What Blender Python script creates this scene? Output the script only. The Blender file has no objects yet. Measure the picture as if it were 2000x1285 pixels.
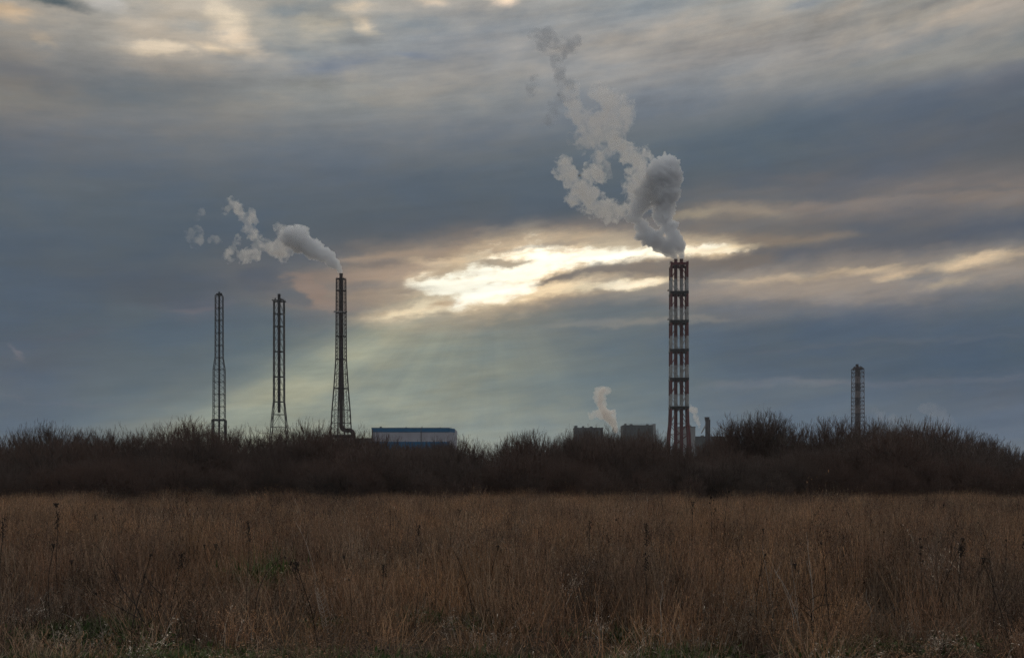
import bpy, bmesh, math, random
import numpy as np
from mathutils import Vector, Matrix, noise as mnoise

scene = bpy.context.scene
COL = scene.collection
rad = math.radians

# ------------------------------------------------------------------ camera
F = 1944.0            # focal length in photograph pixels (35 mm on 36 mm)
HY = 938.0            # image row of the horizon
CAMH = 1.7
cam_d = bpy.data.cameras.new("camera")
cam = bpy.data.objects.new("camera", cam_d)
COL.objects.link(cam)
cam.location = (0, 0, CAMH)
cam.rotation_euler = (rad(90), 0, 0)
cam_d.lens = 35.0
cam_d.sensor_width = 36.0
cam_d.shift_y = (HY - 642.5) / 2000.0
cam_d.clip_start = 0.1
cam_d.clip_end = 20000
scene.camera = cam

def at(px, py, d):
    """world point seen at photo pixel (px, py) at depth d"""
    return Vector(((px - 1000) / F * d, d, CAMH + (HY - py) / F * d))

def lin(c):
    """sRGB 0..255 to linear"""
    r = []
    for v in c:
        v = v / 255.0
        r.append(v / 12.92 if v <= 0.04045 else ((v + 0.055) / 1.055) ** 2.4)
    return tuple(r)

# ------------------------------------------------------------------ render / view
scene.render.engine = 'CYCLES'
vs = scene.view_settings
scene.display_settings.display_device = 'sRGB'
vs.view_transform = 'Standard'
vs.look = 'None'
vs.exposure = 0.0
vs.gamma = 1.0
vs.use_curve_mapping = False
cy = scene.cycles
cy.use_denoising = True
cy.denoiser = 'OPENIMAGEDENOISE'
cy.denoising_input_passes = 'RGB_ALBEDO_NORMAL'
cy.denoising_prefilter = 'NONE'
cy.use_adaptive_sampling = True
cy.adaptive_threshold = 0.012
cy.max_bounces = 14
cy.diffuse_bounces = 3
cy.glossy_bounces = 2
cy.transmission_bounces = 2
cy.volume_bounces = 14
cy.transparent_max_bounces = 8
cy.volume_step_rate = 1.0
cy.volume_max_steps = 256

# ------------------------------------------------------------------ node helper
class NT:
    def __init__(s, tree):
        s.t = tree
    def n(s, typ, **kw):
        nd = s.t.nodes.new(typ)
        for k, v in kw.items():
            setattr(nd, k, v)
        return nd
    def set(s, sock, v):
        if isinstance(v, bpy.types.NodeSocket):
            s.t.links.new(v, sock)
        elif isinstance(v, (tuple, list)):
            if sock.type == 'RGBA' and len(v) == 3:
                v = (*v, 1.0)
            sock.default_value = v
        else:
            sock.default_value = v
    def m(s, op, a, b=None, c=None, clamp=False):
        nd = s.n('ShaderNodeMath', operation=op, use_clamp=clamp)
        s.set(nd.inputs[0], a)
        if b is not None: s.set(nd.inputs[1], b)
        if c is not None: s.set(nd.inputs[2], c)
        return nd.outputs[0]
    def vm(s, op, a, b=None, out=0):
        nd = s.n('ShaderNodeVectorMath', operation=op)
        s.set(nd.inputs[0], a)
        if b is not None:
            s.set(nd.inputs[3 if op == 'SCALE' else 1], b)
        return nd.outputs[out]
    def mix(s, f, a, b, blend='MIX'):
        nd = s.n('ShaderNodeMix', data_type='RGBA', blend_type=blend)
        s.set(nd.inputs[0], f); s.set(nd.inputs[6], a); s.set(nd.inputs[7], b)
        return nd.outputs[2]
    def comb(s, x, y, z):
        nd = s.n('ShaderNodeCombineXYZ')
        s.set(nd.inputs[0], x); s.set(nd.inputs[1], y); s.set(nd.inputs[2], z)
        return nd.outputs[0]
    def sep(s, v):
        nd = s.n('ShaderNodeSeparateXYZ'); s.set(nd.inputs[0], v)
        return nd.outputs
    def noise(s, vec, scale, detail=4, rough=0.55, out='Fac', dist=0.0):
        nd = s.n('ShaderNodeTexNoise'); s.set(nd.inputs['Vector'], vec)
        nd.inputs['Scale'].default_value = scale
        nd.inputs['Detail'].default_value = detail
        nd.inputs['Roughness'].default_value = rough
        nd.inputs['Distortion'].default_value = dist
        return nd.outputs[out]
    def smooth(s, v, a, b, lo=0.0, hi=1.0, kind='SMOOTHSTEP'):
        nd = s.n('ShaderNodeMapRange', interpolation_type=kind)
        s.set(nd.inputs[0], v)
        nd.inputs[1].default_value = a; nd.inputs[2].default_value = b
        nd.inputs[3].default_value = lo; nd.inputs[4].default_value = hi
        return nd.outputs[0]
    def ramp(s, f, stops, interp='LINEAR'):
        nd = s.n('ShaderNodeValToRGB')
        cr = nd.color_ramp; cr.interpolation = interp
        els = cr.elements
        while len(els) > 1: els.remove(els[-1])
        for i, (p, c) in enumerate(stops):
            e = els[0] if i == 0 else els.new(p)
            e.position = p
            e.color = (*c, 1.0) if len(c) == 3 else c
        s.set(nd.inputs[0], f)
        return nd.outputs[0]
# ------------------------------------------------------------------ world: overcast evening sky with a bright gap
world = bpy.data.worlds.new("World")
scene.world = world
world.use_nodes = True
world.node_tree.nodes.clear()
W = NT(world.node_tree)
SKY_STRENGTH = 0.1
SUN_EL, SUN_AZ = rad(12.0), 0.0

tc = W.n('ShaderNodeTexCoord')
D = W.vm('NORMALIZE', tc.outputs['Generated'])
dx, dy, dz = W.sep(D)
hyp = W.m('SQRT', W.m('ADD', W.m('MULTIPLY', dx, dx), W.m('MULTIPLY', dy, dy)))
hyp = W.m('MAXIMUM', hyp, 0.02)
U0 = W.m('MULTIPLY', W.m('ARCTAN2', dx, dy), F)            # azimuth, photo pixels from the centre
V0 = W.m('MULTIPLY', W.m('DIVIDE', dz, hyp), F)            # tangent of elevation, photo pixels over the horizon

def UV(px, py):
    ph = math.atan((px - 1000) / F)
    return ph * F, (HY - py) * math.cos(ph)

# streaky cloud noise: stretched along the horizon, tilted up to the right
zt = W.m('SUBTRACT', dz, W.m('MULTIPLY', dx, 0.10))
SN = W.comb(dx, dy, W.m('MULTIPLY', zt, 4.2))
SN2 = W.comb(dx, dy, W.m('MULTIPLY', zt, 2.0))
nA = W.noise(SN, 5.0, 3, 0.5, out='Color')
nB = W.noise(SN2, 26.0, 5, 0.6, out='Color')
a_ = W.sep(nA); b_ = W.sep(nB)
def c5(s, k): return W.m('MULTIPLY', W.m('SUBTRACT', s, 0.5), k)
nC = W.noise(W.comb(dx, dy, W.m('MULTIPLY', zt, 3.2)), 62.0, 4, 0.6, out='Color')
c_ = W.sep(nC)
U = W.m('ADD', W.m('ADD', U0, c5(a_[0], 120)), W.m('ADD', c5(b_[0], 85), c5(c_[0], 40)))
V = W.m('ADD', W.m('ADD', V0, c5(a_[1], 36)), W.m('ADD', c5(b_[1], 32), c5(c_[1], 11)))
UVV = W.comb(U, V, 0.0)
RAG = W.m('ADD', W.m('MULTIPLY', b_[2], 0.6), W.m('MULTIPLY', c_[2], 0.4))

VMAX = 1500.0
SHEAR = 0.05
# columns of cloud colour: photo x -> [(photo y, sRGB)]
COLS = {
 -500: [(-300,(160,160,160)),(0,(165,158,152)),(80,(148,144,142)),(160,(128,128,130)),(260,(106,110,117)),(340,(92,101,111)),(480,(80,93,105)),(640,(80,93,108)),(760,(90,101,115)),(880,(96,108,122))],
 0: [(-300,(165,163,160)),(0,(168,160,150)),(60,(152,147,141)),(100,(142,137,132)),(140,(120,120,122)),(170,(128,125,122)),(200,(134,130,126)),(240,(110,112,117)),(290,(100,106,115)),(340,(92,102,112)),(400,(88,99,110)),(480,(80,92,105)),(640,(78,92,107)),(700,(86,96,110)),(760,(90,102,116)),(830,(95,108,122)),(900,(100,112,124))],
 300: [(-300,(168,166,162)),(0,(186,177,165)),(60,(182,172,160)),(100,(180,170,158)),(130,(150,145,140)),(165,(122,124,126)),(200,(124,126,127)),(240,(129,128,128)),(270,(114,119,125)),(320,(98,106,116)),(370,(87,99,111)),(430,(80,93,106)),(500,(80,93,106)),(560,(84,93,105)),(600,(82,95,107)),(650,(84,98,110)),(700,(88,102,113)),(760,(93,107,117)),(810,(104,117,124)),(900,(112,122,128))],
 600: [(-300,(165,164,162)),(0,(165,162,156)),(40,(172,166,155)),(80,(163,162,158)),(120,(150,151,153)),(160,(158,154,148)),(200,(148,147,143)),(240,(134,135,136)),(280,(113,119,126)),(330,(96,106,118)),(400,(80,93,106)),(460,(78,90,103)),(500,(96,99,105)),(530,(112,110,110)),(570,(108,108,112)),(620,(92,104,113)),(680,(92,107,114)),(740,(98,113,119)),(800,(110,124,127)),(900,(120,132,134))],
 900: [(-300,(165,164,162)),(0,(170,165,160)),(40,(156,158,160)),(80,(152,153,156)),(120,(155,152,150)),(170,(151,149,146)),(210,(143,143,142)),(250,(120,125,132)),(300,(100,109,119)),(360,(82,95,107)),(420,(78,90,103)),(455,(88,92,99)),(480,(120,116,112)),(540,(150,142,130)),(620,(134,134,127)),(680,(112,123,124)),(740,(114,126,127)),(800,(120,133,134)),(850,(128,141,144)),(900,(128,141,146))],
 1200: [(-300,(162,163,163)),(0,(156,158,160)),(50,(162,159,156)),(100,(164,159,155)),(150,(153,153,154)),(200,(126,131,139)),(250,(105,114,124)),(300,(92,105,117)),(370,(80,94,107)),(430,(80,90,100)),(460,(100,101,103)),(500,(110,108,104)),(560,(112,110,108)),(590,(106,112,116)),(640,(99,111,119)),(700,(92,108,118)),(760,(100,115,122)),(830,(112,127,135)),(900,(118,131,139))],
 1500: [(-300,(165,163,160)),(0,(165,163,158)),(60,(178,168,158)),(100,(172,165,160)),(140,(150,150,150)),(180,(126,131,138)),(220,(105,115,126)),(260,(92,105,116)),(320,(82,96,110)),(350,(92,98,106)),(380,(96,98,105)),(410,(108,106,107)),(440,(103,104,108)),(480,(102,103,107)),(515,(88,95,105)),(550,(118,115,116)),(600,(98,105,115)),(650,(80,96,112)),(700,(78,94,110)),(760,(92,105,118)),(830,(100,114,128)),(900,(104,117,130))],
 1800: [(-300,(162,160,158)),(0,(156,152,146)),(40,(176,167,156)),(70,(163,157,152)),(95,(142,143,144)),(120,(146,146,143)),(150,(124,128,135)),(190,(99,108,121)),(225,(89,100,114)),(270,(96,101,110)),(300,(88,96,108)),(350,(95,98,106)),(390,(110,106,108)),(430,(98,100,107)),(465,(86,93,105)),(520,(118,116,118)),(560,(105,108,115)),(600,(86,97,112)),(650,(78,93,110)),(700,(73,90,108)),(760,(90,103,118)),(830,(99,112,126)),(900,(103,115,128))],
 2000: [(-300,(162,158,155)),(0,(168,158,150)),(40,(150,147,143)),(70,(136,138,140)),(95,(150,148,142)),(120,(118,122,130)),(150,(98,105,120)),(190,(86,98,112)),(240,(94,99,109)),(270,(85,94,106)),(320,(94,98,105)),(350,(104,103,107)),(390,(112,109,110)),(430,(90,97,107)),(465,(80,88,102)),(505,(110,110,112)),(560,(90,101,112)),(640,(80,94,110)),(700,(69,88,106)),(760,(88,99,115)),(830,(98,110,126)),(900,(102,114,128))],
 2500: [(-300,(160,160,160)),(0,(160,155,150)),(80,(142,141,141)),(150,(112,116,125)),(250,(94,100,110)),(390,(100,101,107)),(465,(85,92,103)),(560,(90,99,110)),(700,(80,92,107)),(830,(97,109,124)),(900,(100,112,126))],
}
GEN = [(0.0,(118,122,128)),(0.12,(130,133,138)),(0.3,(160,161,163)),(0.6,(190,191,192)),(1.0,(200,200,200))]
Vs = W.m('SUBTRACT', V, W.m('MULTIPLY', U, SHEAR))
Vn = W.m('DIVIDE', Vs, VMAX, clamp=True)
xs = sorted(COLS)
base = None
prev_u = None
for x in xs:
    u = UV(x, 0)[0] if -300 < x < 2300 else (x - 1000) / 1.0 * 0.95
    stops = []
    for (y, c) in COLS[x]:
        v = UV(min(max(x, 0), 2000), y)[1] - u * SHEAR
        stops.append((max(0.0, min(1.0, v / VMAX)), lin(c)))
    stops.sort(key=lambda t: t[0])
    rc = W.ramp(Vn, stops, 'B_SPLINE')
    if base is None:
        base = rc
    else:
        f = W.smooth(U, prev_u, u)
        base = W.mix(f, base, rc)
    prev_u = u
# the rest of the overcast sky, behind and above the camera
El = W.m('MULTIPLY', W.m('ARCSINE', dz), 2 / math.pi, clamp=True)
gen = W.ramp(El, [(p, lin(c)) for p, c in GEN], 'B_SPLINE')
side = W.m('MAXIMUM', W.smooth(W.m('ABSOLUTE', U0), 1500, 3200), W.smooth(V0, 1150, 2400))
base = W.mix(side, base, gen)

def blob(px, py, rx, ry, ang, col, k, soft=1.0, gain=1.0):
    global base
    u, v = UV(px, py)
    mp = W.n('ShaderNodeMapping', vector_type='TEXTURE')
    W.set(mp.inputs['Vector'], UVV)
    mp.inputs['Location'].default_value = (u, v, 0)
    mp.inputs['Rotation'].default_value = (0, 0, rad(ang))
    mp.inputs['Scale'].default_value = (rx, ry, 1)
    g = W.n('ShaderNodeTexGradient', gradient_type='SPHERICAL')
    W.set(g.inputs[0], mp.outputs[0])
    f = W.smooth(g.outputs['Fac'], 0.0, soft, 0.0, k)
    c = tuple(a * gain for a in lin(col))
    base = W.mix(f, base, c)

def fcurve(x01, pts):
    nd = W.n('ShaderNodeFloatCurve')
    mpn = nd.mapping
    mpn.use_clip = True
    cu = mpn.curves[0]
    pts = sorted(pts)
    cu.points[0].location = pts[0]
    cu.points[1].location = pts[-1]
    for p in pts[1:-1]:
        cu.points.new(*p)
    for p in cu.points: p.handle_type = 'AUTO_CLAMPED'
    mpn.update()
    nd.inputs['Factor'].default_value = 1.0
    W.set(nd.inputs['Value'], x01)
    return nd.outputs[0]

U01 = W.m('ADD', W.m('DIVIDE', U, 2600.0), 0.5, clamp=True)
def stroke(pts, col, k, soft=0.6, rag=0.0, gain=1.0, halo=0.0, hk=0.45, hcol=None, fade=90.0):
    """pts: (px, py, halfwidth); a ragged band of cloud or of bright gap, with an optional soft halo"""
    global base
    P = [(UV(x, y)[0] / 2600 + 0.5, UV(x, y)[1] / 1000.0) for x, y, w in pts]
    Wd = [(UV(x, y)[0] / 2600 + 0.5, w / 100.0) for x, y, w in pts]
    yc = W.m('MULTIPLY', fcurve(U01, P), 1000.0)
    w = W.m('MAXIMUM', W.m('MULTIPLY', fcurve(U01, Wd), 100.0), 1.0)
    u0, u1 = UV(*pts[0][:2])[0], UV(*pts[-1][:2])[0]
    ef = None
    if pts[0][0] > 0: ef = W.smooth(U, u0, u0 + fade)
    if pts[-1][0] < 2000:
        e2 = W.smooth(U, u1 - fade, u1, 1.0, 0.0)
        ef = e2 if ef is None else W.m('MULTIPLY', ef, e2)
    dist = W.m('ABSOLUTE', W.m('SUBTRACT', V, yc))
    d = W.m('DIVIDE', dist, w)
    c = tuple(a * gain for a in lin(col))
    if halo:
        fh = W.smooth(W.m('DIVIDE', dist, W.m('ADD', w, 8.0)), 0.2, halo, k * hk, 0.0)
        if ef is not None: fh = W.m('MULTIPLY', fh, ef)
        base = W.mix(fh, base, lin(hcol) if hcol else c)
    if rag:
        d = W.m('ADD', d, W.m('MULTIPLY', W.m('SUBTRACT', RAG, 0.5), -rag * 3.2))
    f = W.smooth(W.m('SUBTRACT', 1.0, d), 0.0, soft, 0.0, k)
    if ef is not None: f = W.m('MULTIPLY', f, ef)
    base = W.mix(f, base, c)

# ---- upper, lumpier layer
blob(470, 75, 75, 45, -25, (232,212,188), .85)
blob(440, 25, 60, 35, -30, (225,210,188), .7)
blob(330, 95, 75, 22, 5, (232,215,192), .85, .7)
blob(425, 92, 45, 16, -8, (228,208,182), .8)
blob(230, 60, 150, 40, -10, (188,176,162), .6)
blob(620, 45, 70, 40, -15, (205,190,168), .6)
blob(715, 50, 45, 24, -25, (222,203,178), .85)
blob(690, 8, 60, 22, 0, (225,205,180), .7)
blob(840, 2, 60, 14, 0, (222,203,182), .7)
blob(980, -4, 45, 22, 0, (252,228,205), .95)
blob(15, 20, 60, 24, 0, (210,183,152), .85)
blob(85, 78, 50, 12, -20, (190,172,152), .6)
blob(90, 0, 95, 16, 2, (78,92,99), .95)
blob(560, 14, 85, 26, 5, (134,142,147), .85)
blob(800, 44, 120, 26, -5, (143,150,156), .8)
blob(385, 45, 70, 18, 0, (160,161,160), .7)
blob(660, 128, 130, 20, 12, (126,134,148), .8)
blob(590, 100, 90, 18, 0, (140,148,154), .6)
blob(815, 108, 80, 12, 3, (132,138,150), .75)
blob(255, 178, 150, 40, 8, (113,118,122), .8)
blob(40, 140, 110, 18, 5, (118,118,122), .6)
blob(30, 190, 110, 25, 10, (140,135,128), .6)
blob(600, 170, 200, 20, 8, (160,156,148), .6)
blob(1240, 15, 200, 35, 5, (146,151,155), .7)
blob(1300, 60, 330, 22, 9, (176,166,156), .6)
blob(1560, 12, 45, 14, 15, (148,151,156), .7)
blob(1640, 15, 80, 25, 20, (190,174,158), .7)
blob(1850, 2, 120, 14, 3, (128,128,130), .7)
blob(1860, 38, 140, 14, 14, (184,171,158), .7)
blob(1850, 78, 160, 16, 12, (138,141,143), .7)
blob(1440, 105, 200, 30, 8, (172,164,158), .5)
# ---- long grey strokes of the middle layer
stroke([(850,470,10),(1100,445,24),(1300,438,28),(1500,440,24),(1700,448,20),(1950,440,10)], (88,94,104), .5, 1)
stroke([(600,508,8),(760,498,18),(900,484,20),(1050,474,18),(1200,468,18),(1350,466,14)], (172,150,131), .55, 1, .5, halo=2.2)
stroke([(1290,418,12),(1350,418,20),(1450,412,18),(1600,408,12)], (156,143,128), .6, 1, .4, halo=2.2)
blob(1345, 424, 90, 16, 4, (178,163,138), .55)
stroke([(1290,472,22),(1420,466,22),(1520,470,18),(1680,468,8)], (143,128,113), .65, 1, .35, halo=2.0)
stroke([(1450,345,8),(1650,352,16),(1800,360,18),(1900,352,16),(2000,345,12)], (105,104,109), .5, 1, .3)
stroke([(1480,402,10),(1700,396,24),(1800,390,32),(1900,388,36),(2050,374,38)], (136,125,119), .7, 1, .5, halo=2.0)
stroke([(1680,382,6),(1850,374,10),(2000,368,8)], (102,103,109), .5, 1, .4)
stroke([(1400,510,18),(1550,503,26),(1700,484,28),(1850,462,30),(2050,440,32)], (84,91,104), .85, 1)
blob(1480, 385, 300, 14, -2, (88,97,108), .5)
# ---- right hand light band
stroke([(1260,580,16),(1450,566,36),(1550,560,38),(1650,560,42),(1750,558,44),(1850,552,38),(1950,538,28),(2050,525,22)], (150,140,134), .8, 1, .35, halo=1.8)
stroke([(1340,556,5),(1450,550,10),(1560,547,13),(1640,534,14),(1720,530,13),(1790,524,11),(1850,517,16),(1920,513,18),(2000,503,11)], (196,175,150), .6, 1, .8, halo=2.4)
blob(1905, 514, 100, 16, 8, (236,210,176), .85)
blob(1770, 539, 52, 14, 4, (220,194,162), .85)
blob(1870, 552, 62, 14, 6, (205,181,154), .75)
blob(1560, 540, 50, 13, 3, (200,180,156), .6)
blob(1690, 528, 80, 11, 4, (214,190,160), .7)
blob(1830, 537, 50, 16, 5, (116,122,130), .6)
stroke([(1300,604,12),(1450,604,18),(1600,602,20),(1800,598,20),(1960,592,12)], (100,106,116), .4, 1)
# ---- lower blue grey layers
blob(1620, 640, 420, 40, 2, (74,91,109), .6)
blob(1850, 715, 330, 32, 2, (70,88,106), .7)
stroke([(1330,754,8),(1420,750,12),(1560,743,11),(1700,742,8)], (118,123,131), .5, 1, .5)
stroke([(1030,642,7),(1130,634,13),(1250,630,14),(1320,623,11),(1450,620,7)], (143,138,132), .6, 1, .7)
stroke([(1400,690,2),(1600,678,8),(1800,668,8),(2000,655,6)], (90,100,114), .5, 1, .3)
stroke([(1500,735,2),(1700,748,10),(1900,742,8),(2050,742,6)], (100,107,120), .5, 1, .3)
blob(330, 440, 300, 40, 4, (80,93,106), .4)
blob(340, 590, 120, 16, 5, (86,92,104), .6)
blob(350, 603, 70, 6, 6, (104,102,110), .5)
blob(120, 650, 130, 12, 10, (92,96,108), .4)
blob(0, 690, 12, 24, 0, (122,118,126), .5)
stroke([(0,770,3),(100,785,5),(220,792,4),(350,770,1)], (104,110,122), .45, 1, .4)
# ---- glow round the gap
blob(985, 545, 500, 120, 9, (172,150,129), .8)
blob(800, 560, 300, 70, 9, (176,153,132), .6)
blob(1010, 545, 330, 85, 11, (226,198,164), .85)
blob(640, 548, 140, 30, 3, (140,124,116), .6)
blob(780, 535, 170, 34, 4, (168,146,130), .5)
blob(600, 583, 60, 26, -8, (142,124,116), .75, .7)
blob(575, 572, 38, 18, 0, (92,100,110), .6, .7)
blob(560, 545, 60, 18, -10, (96,103,112), .6)
blob(700, 562, 120, 14, 6, (108,111,116), .55)
blob(740, 515, 90, 10, 4, (112,108,110), .5)
blob(1100, 625, 380, 36, 5, (112,119,120), .6)
# ---- shafts of light under the gap, fanning out from the hidden sun
su, sv = UV(960, 500)
pu = W.m('SUBTRACT', su, U0); pv_ = W.m('SUBTRACT', sv, V0)
th = W.m('DIVIDE', W.m('ARCTAN2', pu, pv_), math.pi / 2)
rr = W.m('SQRT', W.m('ADD', W.m('MULTIPLY', pu, pu), W.m('MULTIPLY', pv_, pv_)))
def thp(deg): return (deg + 90) / 180
rays = [(-62,0),(-40,.08),(-26,.22),(-14,.24),(-6,.34),(2,.36),(10,.44),(18,.48),(26,.56),(34,.64),(39,.60),(43.5,.54),(47,.74),(51,.90),(54,1.0),(57,.97),(59.5,.74),(62,.36),(65,.12),(69,0.0)]
rf = W.ramp(W.m('ADD', W.m('MULTIPLY', th, 0.5), 0.5), [(0, (0, 0, 0))] + [(thp(a_), (b_r,) * 3) for a_, b_r in rays] + [(1, (0, 0, 0))], 'EASE')
win = W.m('MULTIPLY', W.smooth(rr, 70, 210), W.smooth(rr, 420, 1100, 1.0, 0.15))
raynz = W.noise(W.comb(W.m('MULTIPLY', th, 9.0), W.m('MULTIPLY', rr, 0.0012), 0.0), 1.6, 3, .6)
rf = W.m('MULTIPLY', W.m('MULTIPLY', W.sep(rf)[0], win), W.smooth(raynz, .2, .75, .8, 1.2), clamp=True)
base = W.mix(W.m('MULTIPLY', rf, .9), base, lin((168,170,150)))
blob(860, 645, 290, 34, 8, (148,144,131), .45)
# ---- bank of cloud low on the left, peach along its lower edge
blob(330, 566, 190, 46, 4, (76,86,99), .65, .8)
stroke([(270,606,6),(340,606,9),(420,598,9),(490,588,8)], (112,107,112), .6, 1, .7, halo=2)
blob(520, 545, 70, 44, 0, (84,92,105), .7, .7)
blob(608, 566, 60, 26, -35, (146,128,119), .75, .6)
blob(640, 600, 60, 15, -8, (146,130,121), .7, .7)
blob(585, 583, 42, 22, -10, (94,103,113), .8, .6)
# ---- the gap itself
blob(900, 508, 150, 14, 3, (224,198,166), .8, .9)
blob(780, 612, 150, 32, 13, (214,188,155), .8, .9)
stroke([(690,630,4),(760,615,20),(830,602,27),(900,594,32),(960,588,29),(1020,578,20),(1100,566,14),(1180,562,13),(1250,559,15),(1310,553,12),(1370,548,6)], (250,226,188), .95, .95, .9, 1.05, halo=1.8, hcol=(216,190,158))
stroke([(790,562,6),(860,556,28),(920,548,42),(980,538,54),(1040,520,50),(1080,514,38),(1140,510,31),(1200,503,26),(1260,497,20),(1320,493,17),(1390,490,13),(1470,487,6)], (255,243,218), 1.0, .9, 1.05, 1.4, halo=1.8, hk=.8, hcol=(232,206,170), fade=60)
stroke([(870,600,10),(920,590,26),(960,575,30),(1000,565,24),(1060,556,10)], (255,246,225), .95, .95, .6, 1.35, fade=40)
blob(1235, 560, 90, 12, 4, (255,236,205), .9, .9, 1.2)
blob(1390, 489, 110, 12, 4, (250,228,190), .8, .9)
# clouds standing in front of it
stroke([(1020,560,3),(1110,545,13),(1200,531,19),(1300,524,25),(1420,516,26),(1540,508,22)], (120,112,107), .92, .9, .55, fade=60)
blob(990, 515, 75, 11, 2, (170,150,126), .9, .7)
blob(870, 528, 44, 15, 25, (190,166,138), .8, .8)
blob(872, 597, 50, 12, 6, (216,182,144), .8, .8)
blob(1120, 592, 220, 14, 6, (130,125,120), .6)
blob(800, 574, 100, 10, 12, (166,147,130), .55)
blob(1060, 482, 180, 9, 3, (122,112,108), .5)

# fine relief of the cloud bases
n1 = W.noise(SN, 9.0, 7, 0.62)
n2 = W.noise(W.comb(W.m('DIVIDE', dx, W.m('ADD', dz, 0.22)), W.m('DIVIDE', dy, W.m('ADD', dz, 0.22)), 3.0), 2.2, 6, 0.58)
n3 = W.noise(W.comb(dx, dy, W.m('MULTIPLY', zt, 9.0)), 14.0, 6, 0.62)
n4 = W.noise(W.vm('ADD', SN2, W.vm('SCALE', nA, 0.05)), 11.0, 7, 0.6)
def cc(n, k): return W.m('MULTIPLY', W.m('SUBTRACT', n, 0.5), k)
amp = W.m('ADD', W.m('ADD', cc(n1, .42), cc(n2, .24)), cc(n3, .34))
bl = W.smooth(W.sep(base)[1], 0.12, 0.5, 0.8, 1.9)
amp = W.m('MULTIPLY', amp, bl)
amp = W.m('ADD', amp, W.m('MULTIPLY', cc(n4, 1.05), W.smooth(V0, 560, 860)))
cloud = W.vm('SCALE', base, W.m('ADD', amp, 0.93))
tint0 = W.mix(W.smooth(W.m('ADD', n1, cc(n4, .8)), 0.33, 0.67), (0.955, 1.0, 1.05), (1.045, 0.998, 0.945))
cloud = W.vm('MULTIPLY', W.vm('MULTIPLY', cloud, tint0), (0.975, 1.0, 1.005))
cloud = W.vm('SCALE', cloud, 1.0 / SKY_STRENGTH)

sky = W.n('ShaderNodeTexSky', sky_type='NISHITA')
sky.sun_disc = False
sky.sun_elevation = SUN_EL
sky.sun_rotation = SUN_AZ
sky.air_density = 1.0
sky.dust_density = 2.0
# thin places in the cloud layer let the clear sky through
mp = W.n('ShaderNodeMapping', vector_type='TEXTURE')
W.set(mp.inputs['Vector'], UVV)
mp.inputs['Location'].default_value = (*UV(195, -2), 0)
mp.inputs['Scale'].default_value = (55, 22, 1)
g = W.n('ShaderNodeTexGradient', gradient_type='SPHERICAL')
W.set(g.inputs[0], mp.outputs[0])
gap = W.m('ADD', W.smooth(g.outputs['Fac'], 0, .8, 0, .4), 0.002)
final = W.mix(gap, cloud, sky.outputs[0])
bg = W.n('ShaderNodeBackground')
W.set(bg.inputs['Color'], final)
bg.inputs['Strength'].default_value = SKY_STRENGTH
out = W.n('ShaderNodeOutputWorld')
W.t.links.new(bg.outputs[0], out.inputs['Surface'])
world.cycles.sampling_method = 'MANUAL'
world.cycles.sample_map_resolution = 1024

# ------------------------------------------------------------------ sun behind the cloud
sun_d = bpy.data.lights.new("sun", 'SUN')
sun_d.energy = 0.6
sun_d.angle = rad(12)
sun_d.color = (1.0, 0.88, 0.72)
sun = bpy.data.objects.new("sun", sun_d)
COL.objects.link(sun)
sd = Vector((0, math.cos(SUN_EL), math.sin(SUN_EL)))       # towards the sun
sun.rotation_euler = sd.to_track_quat('Z', 'Y').to_euler()

# ------------------------------------------------------------------ mesh and object helpers
def tag(o, label=None, cat=None, group=None, kind=None):
    if label: o['label'] = label
    if cat: o['category'] = cat
    if group: o['group'] = group
    if kind: o['kind'] = kind
    return o

def empty(name, loc, rz=0.0):
    o = bpy.data.objects.new(name, None)
    o.empty_display_size = 0.5
    o.location = loc
    o.rotation_euler = (0, 0, rz)
    COL.objects.link(o)
    return o

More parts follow.
